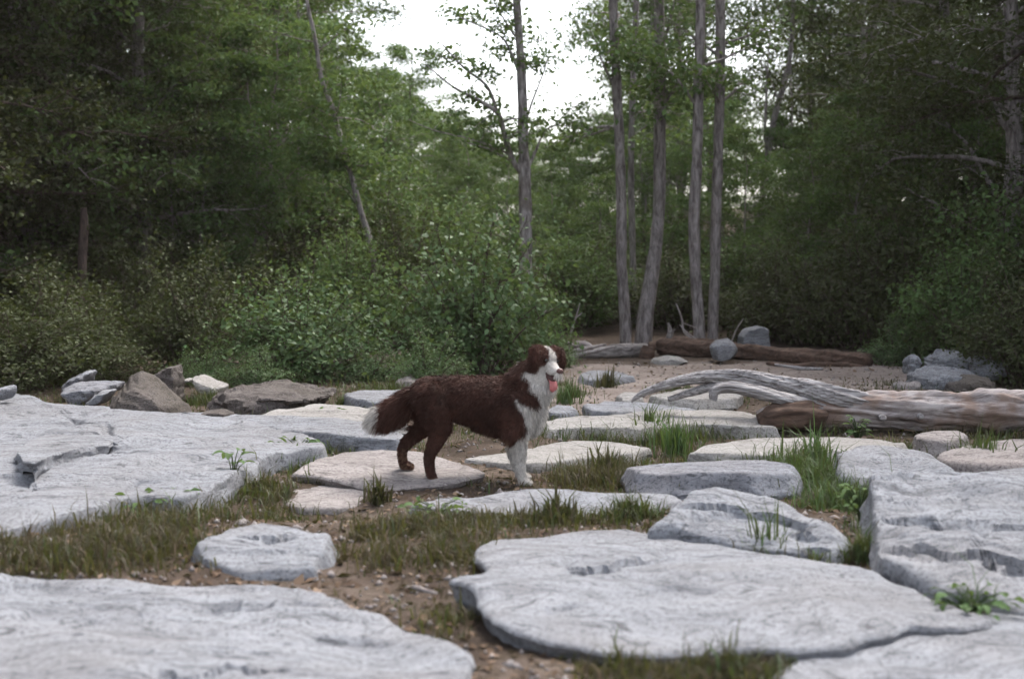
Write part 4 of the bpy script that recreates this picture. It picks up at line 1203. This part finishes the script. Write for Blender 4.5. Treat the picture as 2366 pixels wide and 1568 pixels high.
def patchy(scale, thr, soft=0.25, off=0.0):
    def k(xy):
        v = fbm(v3(xy[:, 0] * scale + off, xy[:, 1] * scale, 2.0 + off), 3)
        return v + soft * rng.normal(size=len(xy)) > thr
    return k
def not_sand(xy):
    return poly_sd(SAND_W, xy[:, 0], xy[:, 1]) > 0.1 * rng.normal(size=len(xy))
# short dry turf between the near stones, greener further back
scatter(42000, lambda n: frustum_xy(n, 3.2, 6.6, 0.8), lambda n: rng.gamma(4, 0.008, n), 0.22, 0.14, patchy(1.9, 0.2, 0.2))
scatter(26000, lambda n: frustum_xy(n, 6.0, 9.2), lambda n: rng.gamma(5, 0.011, n), 0.52, 0.22, lambda xy: patchy(1.3, -0.1)(xy) & not_sand(xy))
scatter(16000, lambda n: frustum_xy(n, 8.8, 13.5), lambda n: rng.gamma(4, 0.017, n), 0.60, 0.2, lambda xy: patchy(1.0, 0.0, 0.15, 7)(xy) & not_sand(xy))

def tuft_xy(px, py, r, squash=1.0, z=0.0):
    c = on_z(px, py, 0.04 if py > 1180 else 0.0)
    def f(n):
        a = rng.uniform(0, 6.283, n); q = r * np.abs(rng.normal(0, 0.55, n))
        return np.column_stack([c[0] + np.cos(a) * q, c[1] + np.sin(a) * q * squash])
    return f
# named patches in the turf (position, radius, blades, mean length, tint)
for px, py, r, n, ln, ti in [
    (900, 1290, .36, 5200, .075, .36), (1010, 1270, .30, 3000, .07, .42), (830, 1240, .30, 2800, .07, .38), (960, 1220, .22, 1500, .06, .42),
    (60, 1290, .45, 5500, .075, .40), (230, 1270, .45, 5500, .075, .40), (370, 1230, .38, 4200, .075, .44), (-30, 1270, .4, 2600, .08, .38),
    (520, 1180, .32, 3600, .075, .50), (610, 1130, .28, 3000, .075, .52), (660, 1100, .16, 1500, .08, .6), (700, 1065, .14, 1200, .08, .66), (470, 1165, .25, 1800, .07, .55),
    (780, 1030, .24, 1600, .085, .7), (850, 1035, .2, 1100, .075, .66), (720, 1020, .18, 900, .08, .7),
    (1400, 1120, .24, 2000, .085, .40), (1330, 1115, .2, 1400, .07, .42), (1300, 1085, .2, 1100, .07, .5), (1420, 1085, .15, 1000, .09, .42),
    (1300, 1190, .22, 1500, .06, .48), (1200, 1200, .22, 1200, .055, .48), (1450, 1190, .16, 1000, .065, .6), (1080, 1200, .2, 1000, .06, .45),
    (1900, 1130, .22, 2200, .085, .78), (1960, 1170, .20, 2000, .08, .78), (1990, 1230, .14, 1100, .075, .74), (1850, 1100, .2, 1700, .09, .74), (2000, 1290, .08, 500, .07, .68),
    (1500, 1010, .24, 1700, .085, .66), (1350, 1005, .26, 1700, .075, .62), (1640, 1000, .22, 1300, .075, .62), (1760, 1060, .2, 1400, .075, .72), (1680, 1065, .2, 1000, .07, .7),
    (2150, 1040, .28, 1800, .08, .58), (2280, 1075, .2, 1400, .09, .7), (2060, 1050, .2, 1000, .07, .62), (2250, 1000, .3, 1300, .07, .5), (1900, 990, .3, 1300, .065, .55),
    (1480, 1560, .28, 2600, .042, .42), (1600, 1558, .26, 2200, .042, .44), (1720, 1556, .18, 1300, .045, .48), (1400, 1565, .2, 1400, .04, .36), (1330, 1540, .16, 900, .055, .34),
    (1060, 1420, .12, 1000, .055, .45), (1080, 1460, .10, 900, .05, .42), (870, 1400, .2, 900, .045, .42), (780, 1355, .18, 900, .045, .40), (1150, 1500, .14, 500, .04, .25), (1200, 1560, .2, 600, .04, .25),
    (2230, 1420, .10, 700, .085, .75), (2330, 1440, .12, 900, .085, .78), (1880, 1285, .08, 350, .05, .6), (1660, 1255, .12, 450, .05, .5), (1780, 1275, .10, 450, .06, .6),
    (1400, 885, .13, 500, .10, .45), (1315, 915, .16, 600, .11, .7), (1280, 890, .14, 400, .09, .5), (1560, 905, .2, 350, .07, .6), (900, 905, .4, 900, .09, .6), (790, 935, .3, 900, .09, .72),
    (480, 930, .3, 900, .10, .6), (250, 930, .2, 500, .10, .6), (2050, 890, .35, 900, .07, .45), (1640, 925, .3, 700, .075, .6), (1800, 905, .1, 100, .05, .6)]:
    gk = 2.0 if (ti >= .5 and px > 1150 and 930 < py < 1300) else 1.25
    scatter(int(n * gk), tuft_xy(px, py, r * 1.15), lambda m, ln=ln, gk=gk: rng.gamma(4, ln * (.75 if gk < 2 else .95) / 4, m), ti - (.10 if ti < .6 else .03), 0.17, patchy(2.6, -0.12, 0.22))
# seedy stalks
for px, py, n, ln in [(880, 1120, 60, .16), (1430, 1550, 40, .09), (1680, 1550, 40, .10), (1290, 1180, 60, .13), (560, 1110, 20, .2), (1450, 1035, 40, .16), (1330, 1050, 50, .15), (1240, 1060, 30, .13), (1800, 1045, 40, .16), (700, 980, 20, .2)]:
    scatter(n, tuft_xy(px, py, .12), lambda m, ln=ln: rng.gamma(14, ln / 14, m), 0.42, 0.15)
R_, L_, T_ = np.concatenate(roots), np.concatenate(lens), np.concatenate(tints)
gr = obj('grass', blades('grass', R_, L_, rng, T_), M['grass'])
tag(gr, 'short green and dry grass growing in the gaps between the stones', 'grass', kind='stuff')

def on_ground(px, py):
    c = on_z(px, py, 0.0)
    for _ in range(4): c = on_z(px, py, ground_at(c[0], c[1]))
    return c
# fallen leaves, bits of bark and grit on the soil
def litter(n, y0, y1, size, sand_ok):
    xy = frustum_xy(n, y0, y1)
    ok = rock_clear(xy[:, 0], xy[:, 1], 0.0)
    if not sand_ok: ok &= not_sand(xy)
    return xy[ok]
xy = np.vstack([litter(9000, 3.2, 7.0, 0, True), litter(7000, 7.0, 15.5, 0, True)])
lc = np.column_stack([xy, ground_z(xy[:, 0], xy[:, 1]) + 0.004])
me = leaf_mesh('leaf_litter', lc, rand_normals(len(lc), rng, 1.6, 0.5), rng.gamma(4, 0.007, len(lc)), rng, np.clip(rng.normal(.4, .3, len(lc)), 0, 1), 0.5, 0.0)
M['litter'] = leaf_mat('dead_leaf', [(0.0, (0.045, 0.028, 0.020)), (0.5, (0.12, 0.080, 0.055)), (1.0, (0.26, 0.19, 0.14))], 0.1, 0.1, 0.8)
tag(obj('leaf_litter', me, M['litter']), 'dead brown leaves and bits of bark strewn over the soil', 'leaf litter', kind='stuff')
xy = np.vstack([litter(2600, 3.2, 6.5, 0, True), litter(2600, 6.5, 14.0, 0, True)])
rs_ = rng.gamma(2.2, 0.0035, len(xy)) + 0.003
ov = np.array([(1, 0, 0), (-1, 0, 0), (0, 1, 0), (0, -1, 0), (0, 0, .7), (0, 0, -.7)], float)
of = np.array([(0, 2, 4), (2, 1, 4), (1, 3, 4), (3, 0, 4), (2, 0, 5), (1, 2, 5), (3, 1, 5), (0, 3, 5)])
an = rng.uniform(0, 6.28, len(xy))
ca, sa = np.cos(an)[:, None], np.sin(an)[:, None]
vx = ov[None, :, 0] * ca - ov[None, :, 1] * sa * .7
vy = ov[None, :, 0] * sa + ov[None, :, 1] * ca * .7
gv = np.stack([vx, vy, np.broadcast_to(ov[None, :, 2], vx.shape)], -1) * rs_[:, None, None] * rng.uniform(.7, 1.3, (len(xy), 6, 1)) + np.column_stack([xy, ground_z(xy[:, 0], xy[:, 1]) + 0.002])[:, None, :]
gf = (np.arange(len(xy))[:, None, None] * 6 + of[None]).reshape(-1, 3)
tag(obj('gravel', mesh_from('gravel', gv.reshape(-1, 3), gf, False), M['rock_pink']), 'small stones and grit lying on the bare soil', 'gravel', kind='stuff')
# tall single tufts
def grass_tuft(label, px, py, n, ln, tint, r=0.06, width=0.006, lean=0.35):
    c = on_ground(px, py)
    c[2] -= 0.01
    rr = np.random.default_rng(int(px * 7 + py))
    a = rr.uniform(0, 6.283, n); q = r * np.abs(rr.normal(0, .6, n))
    roots = np.column_stack([np.cos(a) * q, np.sin(a) * q, np.zeros(n)])
    me = blades('blades', roots, rr.gamma(14, ln / 14, n), rr, np.clip(rr.normal(tint, .1, n), 0, 1), width, lean)
    tag(obj('grass_tuft', me, M['grass'], None, c), label, 'grass tuft')
grass_tuft('bright green upright grass tuft between the cream stones, right of the dog', 1560, 1052, 130, .20, .95, .10)
grass_tuft('green grass tuft in front of the long pale stone beside the fallen log', 1500, 1005, 90, .18, .8, .12)
grass_tuft('arching grass tuft at the right end of the blue-grey stone', 1880, 1085, 190, .19, .88, .13)
grass_tuft('seedy grass tuft on the rounded stone at the right edge', 2270, 1092, 130, .19, .7, .13)
grass_tuft('tall thin stems growing at the foot of the angular ridge rock', 1770, 1282, 34, .20, .7, .06, .004, .3)
grass_tuft('dark grass tuft left of the blue-grey stone', 1410, 1110, 190, .15, .40, .12)
grass_tuft('grass clump at the lower lip of the smooth slab', 1690, 1562, 70, .075, .42, .09)
grass_tuft('thin dark stalks in front of the smooth slab, right of the bare soil', 1432, 1562, 40, .10, .40, .06, .004)
grass_tuft('dry tuft at the front lip of the slab under the dog', 875, 1158, 120, .10, .42, .05)
grass_tuft('dark tuft on the near side of the flat stone before the dog', 1290, 1205, 110, .12, .42, .08)
grass_tuft('small dark tuft alone on the sand behind the dog\'s head', 1402, 895, 110, .14, .42, .10)
grass_tuft('green tuft beside the dog\'s chest on the edge of the sand', 1312, 930, 110, .15, .78, .10)

# broad leaved weeds
def one_leaf(t):
    V, Q = [], []
    for i, (x, w, z) in enumerate(((0, .04, 0), (.15, .20, .05), (.4, .30, .09), (.7, .22, .07), (.92, .08, .0), (1.0, .01, -.03))):
        V += [(x, -w, z + .35 * w), (x, 0, z), (x, w, z + .35 * w)]
        if i:
            k = i * 3
            Q += [(k - 3, k - 2, k + 1, k), (k - 2, k - 1, k + 2, k + 1)]
    me = mesh_from('leaf', np.array(V), np.array(Q), True, {'tint': ('FACE', np.full(len(Q), t))})
    me.materials.append(M['leaf'])
    return me
WEED_LEAF = [one_leaf(t) for t in (.1, .3, .5, .75)]
def weed(label, px, py, n, leaf, spread, hgt, tint=.8, name='weed_plant'):
    c = on_ground(px, py)
    rr = np.random.default_rng(int(px * 3 + py))
    G = Geo(); C = []
    for i in range(n):
        a = i * 2.4 + rr.normal() * .3
        e = np.array([math.cos(a) * spread * rr.uniform(.4, 1), math.sin(a) * spread * rr.uniform(.4, 1), hgt * rr.uniform(.35, 1.1)])
        G.tube(smooth_path([(0, 0, -.02), e * np.array([.4, .4, .7]), e], 6), np.linspace(.003, .0015, 6), 4, caps=False)
        C.append(e)
    C = np.array(C)
    r_ = empty(name, c)
    tag(r_, label, 'plant')
    obj('stem', G.mesh('stem'), M['leaf_bush'], r_)
    Nn = rand_normals(n, rr, 1.0, .45, C / (spread + 1e-6) * .5)
    for e, nn in zip(C, Nn):
        out_ = np.array([e[0], e[1], 0.0]) + rr.normal(size=3) * .25 * spread
        a = out_ - nn * np.dot(out_, nn); a /= np.linalg.norm(a) + 1e-9
        b_ = np.cross(nn, a)
        sc_ = leaf * rr.uniform(.45, 1.1)
        lo_ = obj('leaf', WEED_LEAF[int(np.clip(rr.normal(tint, .15), 0, .99) * 4)], M['leaf_bush'], r_)
        lo_.matrix_basis = Matrix(((a[0] * sc_, b_[0] * sc_, nn[0] * sc_, e[0]), (a[1] * sc_, b_[1] * sc_, nn[1] * sc_, e[1]), (a[2] * sc_, b_[2] * sc_, nn[2] * sc_, e[2]), (0, 0, 0, 1)))
weed('broad leaved weed at the front edge of the huge left slab', 392, 1178, 34, .05, .12, .07)
weed('silvery low weed beside the loose pale stone and slab edge', 330, 1185, 18, .05, .10, .06, .9)
weed('broad leaved weed at the right tip of the huge left slab', 690, 1062, 34, .06, .14, .10, .6)
weed('tall single leaf weed on the edge of the huge left slab', 540, 1125, 9, .09, .05, .15, .6)
weed('creeping green weed at the left end of the flat stone before the dog', 1010, 1196, 40, .045, .13, .06, .75)
weed('leafy weed climbing the left side of the large right block', 1985, 1205, 70, .035, .08, .12, .7)
weed('long leaved bright weed below the large right block', 2240, 1425, 40, .042, .12, .07, .55)
weed('dark upright weed standing on the long cream stone', 1980, 1032, 26, .05, .05, .15, .45)
weed('little green plant below the white humped stone', 765, 975, 26, .05, .10, .08, .6)
weed('lime green plant beside the low dark stone on the left', 555, 955, 24, .06, .08, .10, .95)
weed('two leaved sprout standing in front of the grey stone at the right', 2052, 1085, 6, .06, .02, .09, .5)

# ------------------------------------------------------------------ dog
DS = 2006.0
def Z(zx, zy, y=0.0):
    return np.array([(zx - 1200) / DS, y, (1420 - zy) / DS])

hf = np.array([0.48, -0.83, -0.28]); hf /= np.linalg.norm(hf)
_r = np.array([0.10, 0.0, 1.0])
hu = _r - hf * np.dot(_r, hf); hu /= np.linalg.norm(hu)
hs_ = np.cross(hf, hu)
hc = Z(1795, 285, -0.03)
def Hd(f, s, u):
    return hc + f * hf + s * hs_ + u * hu

bmd = bmesh.new()
_ico = bmesh.new(); bmesh.ops.create_icosphere(_ico, subdivisions=2, radius=1.0)
_iv = [v.co.copy() for v in _ico.verts]; _if = [[v.index for v in f.verts] for f in _ico.faces]
_ico.free()
def ball(c, r, axes=None):
    """ellipsoid: r = (a,b,c) along axes rows"""
    r = (r, r, r) if np.isscalar(r) else r
    A = np.eye(3) if axes is None else np.array(axes)
    vs = [bmd.verts.new(tuple(np.array(c) + sum(A[k] * (p[k] * r[k]) for k in range(3)))) for p in _iv]
    for f in _if: bmd.faces.new([vs[i] for i in f])
def chain(rows, axes=None, step=0.35):
    """rows of (point, radius or (rx,ry,rz))"""
    for (p, r), (q, t) in zip(rows, rows[1:]):
        r = np.broadcast_to(np.asarray(r, float), (3,)); t = np.broadcast_to(np.asarray(t, float), (3,))
        n = max(2, int(np.linalg.norm(np.array(q) - p) / (step * min(r.min(), t.min()))) + 1)
        for k in range(n + 1):
            u = k / n
            ball(np.array(p) * (1 - u) + np.array(q) * u, tuple(r * (1 - u) + t * u), axes)
# trunk of the body
chain([(Z(690, 640), (.055, .070, .080)), (Z(780, 645), (.06, .084, .098)), (Z(950, 635), (.06, .082, .096)), (Z(1150, 670), (.06, .090, .112)),
       (Z(1330, 705), (.06, .098, .126)), (Z(1480, 700), (.06, .098, .128)), (Z(1600, 680), (.055, .088, .118))], step=0.5)
ball(Z(1680, 700), (.062, .078, .130))
chain([(Z(1540, 590), .092), (Z(1640, 490), .086), (Z(1735, 400, -.015), .074), (Z(1785, 330, -.025), .060)])          # neck
chain([(Z(1700, 560, -.02), .072), (Z(1780, 470, -.04), .058)])                                                        # throat ruff
HA = [hf, hs_, hu]
ball(Hd(0, 0, 0.004), (.064, .060, .052), HA)
ball(Hd(-.02, 0, .0), (.055, .060, .054), HA)
ball(Hd(.028, 0, .022), (.036, .042, .026), HA)                                                                         # brow
for s in (-1, 1):
    ball(Hd(.02, s * .038, -.024), (.038, .028, .032), HA)                                                              # cheek
    ball(Hd(.042, s * .024, .018), (.018, .016, .013), HA)                                                              # eye ridge
    ball(Hd(.085, s * .013, -.026), (.036, .017, .016), HA)                                                             # lip
    chain([(Hd(-.008, s * .044, .038), (.030, .022, .026)), (Hd(.004, s * .066, .032), (.032, .017, .026)), (Hd(.014, s * .074, .008), (.029, .015, .026)), (Hd(.018, s * .074, -.018), (.020, .012, .018)), (Hd(.020, s * .071, -.034), (.010, .008, .010))], HA, 0.5)
chain([(Hd(.04, 0, -.006), (.03, .032, .030)), (Hd(.085, 0, -.014), (.03, .024, .021)), (Hd(.118, 0, -.017), (.020, .020, .018))], HA)   # muzzle
chain([(Hd(.02, 0, -.050), .028), (Hd(.058, 0, -.084), .017), (Hd(.080, 0, -.104), .011)])                              # open lower jaw
# legs: near side y<0
def leg(pts):
    chain([(Z(a, b, y), r) for a, b, y, r in pts])
leg([(1560, 700, -.055, .085), (1530, 880, -.072, .060), (1535, 985, -.072, .044), (1560, 1090, -.070, .033), (1562, 1200, -.070, .026), (1575, 1320, -.070, .0215), (1590, 1375, -.070, .022)])
leg([(1550, 700, .055, .080), (1500, 880, .070, .058), (1490, 985, .070, .042), (1505, 1090, .070, .031), (1520, 1200, .070, .025), (1560, 1310, .070, .021), (1580, 1365, .070, .022)])
leg([(750, 620, -.045, .080), (800, 770, -.062, .068), (850, 900, -.066, .046), (815, 1010, -.068, .034), (755, 1120, -.068, .027), (742, 1180, -.068, .024), (752, 1290, -.068, .0205), (772, 1365, -.068, .022)])
leg([(730, 620, .045, .078), (730, 780, .062, .064), (690, 920, .075, .042), (590, 1015, .10, .031), (495, 1095, .12, .026), (468, 1150, .13, .023), (468, 1230, .14, .0205), (480, 1290, .145, .0205)])
def paw(zx, zy, y, dx=1.0):
    ball(Z(zx, zy, y), (.030, .024, .017))
    for k in (-1.5, -.5, .5, 1.5):
        ball(Z(zx + 44 - 8 * abs(k), zy + 8, y + k * .0115), (.017, .0085, .012))
paw(1612, 1395, -.070); paw(1604, 1384, .070); paw(792, 1386, -.068); paw(502, 1306, .145)
# tail
chain([(Z(660, 600), .045), (Z(560, 680), (.05, .036, .055)), (Z(450, 760), (.05, .038, .060)), (Z(350, 800), (.04, .034, .056)), (Z(270, 830), (.03, .025, .040)), (Z(225, 860), (.015, .015, .02))])
me = bpy.data.meshes.new('dog_raw'); bmd.to_mesh(me); bmd.free()
o = bpy.data.objects.new('dog_raw', me); COL.objects.link(o)
md = o.modifiers.new('r', 'REMESH'); md.mode = 'VOXEL'; md.voxel_size = 0.0052
sm = o.modifiers.new('s', 'SMOOTH'); sm.factor = 0.5; sm.iterations = 5
dg = bpy.context.evaluated_depsgraph_get()
ev = o.evaluated_get(dg); em = ev.to_mesh()
nv = len(em.vertices)
DV = np.empty(nv * 3); em.vertices.foreach_get('co', DV); DV = DV.reshape(-1, 3)
DN = np.empty(nv * 3); em.vertices.foreach_get('normal', DN); DN = DN.reshape(-1, 3)
DF = np.array([p.vertices[:] for p in em.polygons if len(p.vertices) == 4])
ev.to_mesh_clear(); bpy.data.objects.remove(o); bpy.data.meshes.remove(me)

BIB = np.array([(1560, 300), (1600, 400), (1655, 500), (1735, 590), (1750, 700), (1700, 705), (1560, 630), (1548, 650), (1600, 740), (1622, 880), (1600, 950), (1515, 1035), (1490, 1070), (1440, 1020), (1400, 1040), (1380, 1120), (1400, 1500), (1900, 1500), (2100, 1000), (2100, 300)], float)
BROWN = np.array([0.060, 0.026, 0.019]); TAN = np.array([0.20, 0.13, 0.085]); WHITE = np.array([0.55, 0.515, 0.48])
def coat(P):
    zx, zy = P[:, 0] * DS + 1200, 1420 - P[:, 2] * DS
    w = fbm(P * 22, 3) * 22
    n = len(P)
    white = 1 - sstep(-10, 10, poly_sd(BIB, zx + w, zy + w))
    white = white * (zx > 1300)
    q = P - hc
    f, s, u = q @ hf, q @ hs_, q @ hu
    head = (np.linalg.norm(q / 1.0, axis=1) < 0.16) & (u > -.115) & (zx > 1560)
    s_ = np.abs(s) + 0.002 * fbm(P * 60, 2)
    blaze = 1 - sstep(-.003, .003, s_ - (.0080 + .010 * sstep(.030, .06, f) + .03 * sstep(.075, .095, f)))
    blaze = blaze * sstep(-.03, -.01, f)
    muz = sstep(.055, .066, f + 0.45 * np.clip(-.004 - u, 0, 1) - .25 * np.clip(u - .004, 0, 1))
    throat = sstep(-.040, -.052, u + .35 * np.clip(s_ - .045, 0, 1)) * (s_ < .075)
    hw = np.maximum(np.maximum(blaze, muz), throat)
    # the head and ears are brown down to the cheek line
    headbrown = head & (u > -.060)
    white = np.where(headbrown, hw, white)
    tail = 1 - sstep(-12, 12, zx - (345 - 0.28 * (zy - 660)) + w)
    white = np.maximum(white, tail * (zy < 1000))
    tan = np.zeros(n)
    tan = np.maximum(tan, 0.8 * sstep(940, 985, zy + w) * (zx > 1150) * (zx < 1480) * (zy < 1120))
    tan = np.maximum(tan, 0.55 * sstep(1335, 1375, zy) * (zx < 1000) * (zx > 650))
    tan = np.maximum(tan, 0.5 * (vnoise(P * 90) > 0.1) * (zy > 1130) * (zx < 620))
    tan = np.maximum(tan, 0.5 * sstep(.6, .2, np.abs(u + .03) / .03) * headbrown * (f > .03) * (s_ > .03) * (s_ < .055))
    c = BROWN[None] * (1 + 0.3 * fbm(P * 30, 2) + 0.35 * fbm(P * 7, 2))[:, None]
    c = c + (TAN - c) * tan[:, None]
    c = c + (WHITE - c) * white[:, None]
    return np.clip(c, 0.005, 0.9), white

m, nt, out = mat('dog_coat')
g = N(nt)
at = g.new('ShaderNodeAttribute', attribute_name='coat').outputs['Color']
b = g.new('ShaderNodeBsdfPrincipled')
g.link(at, b.inputs['Base Color'])
b.inputs['Roughness'].default_value = 0.66
b.inputs['Specular IOR Level'].default_value = 0.16
g.link(b.outputs[0], out.inputs[0])
M['coat'] = m
def plain(name, col, rough, spec=0.5):
    m, nt, out = mat(name)
    g = N(nt)
    b = g.new('ShaderNodeBsdfPrincipled')
    tc = g.new('ShaderNodeTexCoord').outputs['Object']
    c = g.mix(g.noise(tc, 90, 3), tuple(v * 0.8 for v in col), tuple(min(1, v * 1.2) for v in col))
    g.link(c, b.inputs['Base Color'])
    b.inputs['Roughness'].default_value = rough
    b.inputs['Specular IOR Level'].default_value = spec
    g.link(b.outputs[0], out.inputs[0])
    return m
M['nose'] = plain('dog_nose', (0.10, 0.045, 0.040), 0.35)
M['eye'] = plain('dog_eye', (0.012, 0.008, 0.006), 0.08, 0.8)
M['tongue'] = plain('dog_tongue', (0.50, 0.16, 0.16), 0.35)
M['mouth'] = plain('dog_mouth', (0.06, 0.018, 0.016), 0.5)

DOG_Y = 6.46
dogroot = empty('dog', ((1108.7 - 1183) / F * DOG_Y / CP, DOG_Y, 0.0))
tag(dogroot, 'brown and white long haired dog standing side on, face turned to the camera, tongue out', 'dog')
cc, wh = coat(DV)
body = obj('body', mesh_from('body', DV, DF, True, {'coat': ('POINT', np.column_stack([cc, np.ones(nv)]))}), M['coat'], dogroot)

# fur
rf = np.random.default_rng(9)
A = DV[DF]
area = 0.5 * np.linalg.norm(np.cross(A[:, 2] - A[:, 0], A[:, 3] - A[:, 1]), axis=1)
NS = 130000
fi = rf.choice(len(DF), NS, p=area / area.sum())
uv = rf.random((NS, 2))
P0 = (A[fi, 0] * ((1 - uv[:, :1]) * (1 - uv[:, 1:])) + A[fi, 1] * (uv[:, :1] * (1 - uv[:, 1:])) + A[fi, 2] * (uv[:, :1] * uv[:, 1:]) + A[fi, 3] * ((1 - uv[:, :1]) * uv[:, 1:]))
Nf = DN[DF[fi]].mean(1); Nf /= np.linalg.norm(Nf, axis=1)[:, None]
zx, zy = P0[:, 0] * DS + 1200, 1420 - P0[:, 2] * DS
q = P0 - hc
hF, hS, hU = q @ hf, q @ hs_, q @ hu
headm = (np.linalg.norm(q, axis=1) < 0.13) & (zx > 1620) & (hU > -.10)
ear = headm & (np.abs(hS) > .055)
legm = (zy > 1060)
tailm = (zx < 600) & (zy < 940)
ln = np.full(NS, 0.026)
ln = np.where((zy > 880) & (zx > 1000) & (zx < 1560) & ~legm, 0.036, ln)
ln = np.where((zx > 1560) & (zy < 960), 0.036, ln)
ln = np.where((zx < 820) & (zy > 700) & ~legm, 0.020, ln)
ln = np.where((zx < 900) & (zy > 900) & ~legm, 0.014, ln)
ln = np.where(tailm, 0.052, ln)
ln = np.where(legm, 0.012, ln)
ln = np.where(legm & (zy > 1330), 0.006, ln)
ln = np.where((zx > 1350) & (zy > 1010) & (zy < 1330), 0.018 - 0.004 * (zy > 1200), ln)
ln = np.where(headm, 0.014, ln)
ln = np.where(ear, 0.024, ln)
ln = np.where(headm & (hF > .05), 0.0055, ln)
ln = np.where(headm & (hF > .10), 0.0035, ln)
ln = np.where(headm & (hU < -.050), 0.007, ln)
ln = np.where(headm & (hU < -.055) & (hF < -.005), 0.030, ln)
comb = np.tile(np.array([-0.75, 0, -0.55]), (NS, 1))
comb[legm] = (-0.25, 0, -1)
comb[tailm] = (-0.85, 0, -0.55)
comb[(zx > 1560) & (zy < 960)] = (-0.15, -0.1, -1)
hd = -0.8 * hf + np.array([0, 0, -.45])
comb[headm] = hd
comb[ear] = (0, 0, -1)
comb[(zy > 880) & (zx > 1000) & (zx < 1560) & ~legm] = (-0.3, 0, -1)
dirn = comb + 0.42 * Nf + 0.24 * rf.normal(size=(NS, 3)) + 0.12 * np.stack([fbm(P0 * 16 + 3, 2), fbm(P0 * 16 + 9, 2), fbm(P0 * 16 + 5, 2)], 1)
into = (dirn * Nf).sum(1)
dirn += Nf * np.clip(0.22 - into, 0, None)[:, None]
dirn /= np.linalg.norm(dirn, axis=1)[:, None]
ln = ln * rf.uniform(0.55, 1.25, NS)
side = np.cross(dirn, Nf + 0.6 * rf.normal(size=(NS, 3))); side /= np.linalg.norm(side, axis=1)[:, None] + 1e-9
wd = np.where(headm | legm, 0.0011, 0.0016)[:, None]
P1 = P0 + dirn * (ln * 0.55)[:, None]
d2 = dirn + np.array([0, 0, -0.35]) ; d2 /= np.linalg.norm(d2, axis=1)[:, None]
P2 = P1 + d2 * (ln * 0.45)[:, None]
FV = np.stack([P0 - side * wd, P0 + side * wd, P1 - side * wd * .8, P1 + side * wd * .8, P2], 1).reshape(-1, 3)
k = np.arange(NS)[:, None] * 5
fc, fw = coat(P0)
fc = fc * rf.uniform(0.7, 1.4, NS)[:, None]
fc = np.clip(fc, 0.004, 0.85)
fc4 = np.column_stack([fc, np.ones(NS)])
fm = mesh_from('fur', FV, [k + np.array([[0, 1, 3, 2]]), k + np.array([[2, 3, 4]])], False, {'coat': ('FACE', np.vstack([fc4, fc4]))})
fur = obj('fur', fm, M['coat'], dogroot)
tag(fur, kind='stuff')

def ellipsoid_part(name, c, r, axes, mt, bend=None):
    bm = bmesh.new(); bmesh.ops.create_uvsphere(bm, u_segments=20, v_segments=14, radius=1.0)
    A = np.array(axes)
    for v in bm.verts:
        p = np.array(v.co)
        v.co = Vector(np.array(c) + A[0] * p[0] * r[0] + A[1] * p[1] * r[1] + A[2] * p[2] * r[2])
    for f in bm.faces: f.smooth = True
    me = bpy.data.meshes.new(name); bm.to_mesh(me); bm.free()
    return obj(name, me, M[mt], dogroot)
ellipsoid_part('nose', Hd(.136, 0, -.008), (.013, .0175, .0145), HA, 'nose')
for s in (-1, 1):
    ellipsoid_part('eye', Hd(.054, s * .029, .012), (.0085, .0095, .0085), HA, 'eye')
ellipsoid_part('mouth', Hd(.064, 0, -.054), (.046, .025, .022), [hf * .93 - hu * .36, hs_, hu * .93 + hf * .36], 'mouth')
# tongue: a flat strip hanging over the lower teeth
T = np.array([Hd(.040, 0, -.046), Hd(.075, 0, -.056), Hd(.102, 0, -.068), Hd(.116, 0, -.084), Hd(.119, 0, -.100), Hd(.116, 0, -.114)])
S = smooth_path(T, 16)
wv = np.interp(np.linspace(0, 1, 16), [0, .3, .6, .85, 1], [.017, .020, .022, .020, .008])
vs, fs = [], []
for i in range(16):
    t = S[min(i + 1, 15)] - S[max(i - 1, 0)]; t /= np.linalg.norm(t)
    nn = np.cross(t, hs_)
    for j in range(7):
        e = (j - 3) / 3
        vs.append(S[i] + hs_ * wv[i] * e + nn * (.004 * (1 - e * e) * (-1) + .003 * abs(e)))
    for j in range(7):
        e = (j - 3) / 3
        vs.append(S[i] + hs_ * wv[i] * e * .96 + nn * (.006 * (1 - e * e) * .6 + .002))
for i in range(15):
    for j in range(6):
        a = i * 14 + j
        fs.append((a, a + 1, a + 15, a + 14)); fs.append((a + 7, a + 21, a + 22, a + 8))
    a = i * 14
    fs.append((a, a + 14, a + 21, a + 7)); fs.append((a + 6, a + 13, a + 27, a + 20))
a = 15 * 14
for j in range(6): fs.append((a + j, a + j + 1, a + j + 8, a + j + 7))
obj('tongue', mesh_from('tongue', np.array(vs), np.array(fs)), M['tongue'], dogroot)

# ------------------------------------------------------------------ air volume added to lift and fade the dark shadows
bm = bmesh.new(); bmesh.ops.create_cube(bm, size=1.0)
me = bpy.data.meshes.new('shadow_lift_haze'); bm.to_mesh(me); bm.free()
hz = obj('shadow_lift_haze', me)
hz.location = (0, 215, 9.5); hz.scale = (860, 600, 23)
m = bpy.data.materials.new('shadow_lift_air'); m.use_nodes = True; m.node_tree.nodes.clear()
o_ = m.node_tree.nodes.new('ShaderNodeOutputMaterial'); v_ = m.node_tree.nodes.new('ShaderNodeVolumePrincipled')
v_.inputs['Density'].default_value = 0.0007
v_.inputs['Color'].default_value = (0.95, 0.83, 0.76, 1)
m.node_tree.links.new(v_.outputs[0], o_.inputs['Volume'])
me.materials.append(m)
tag(hz, kind='stuff')
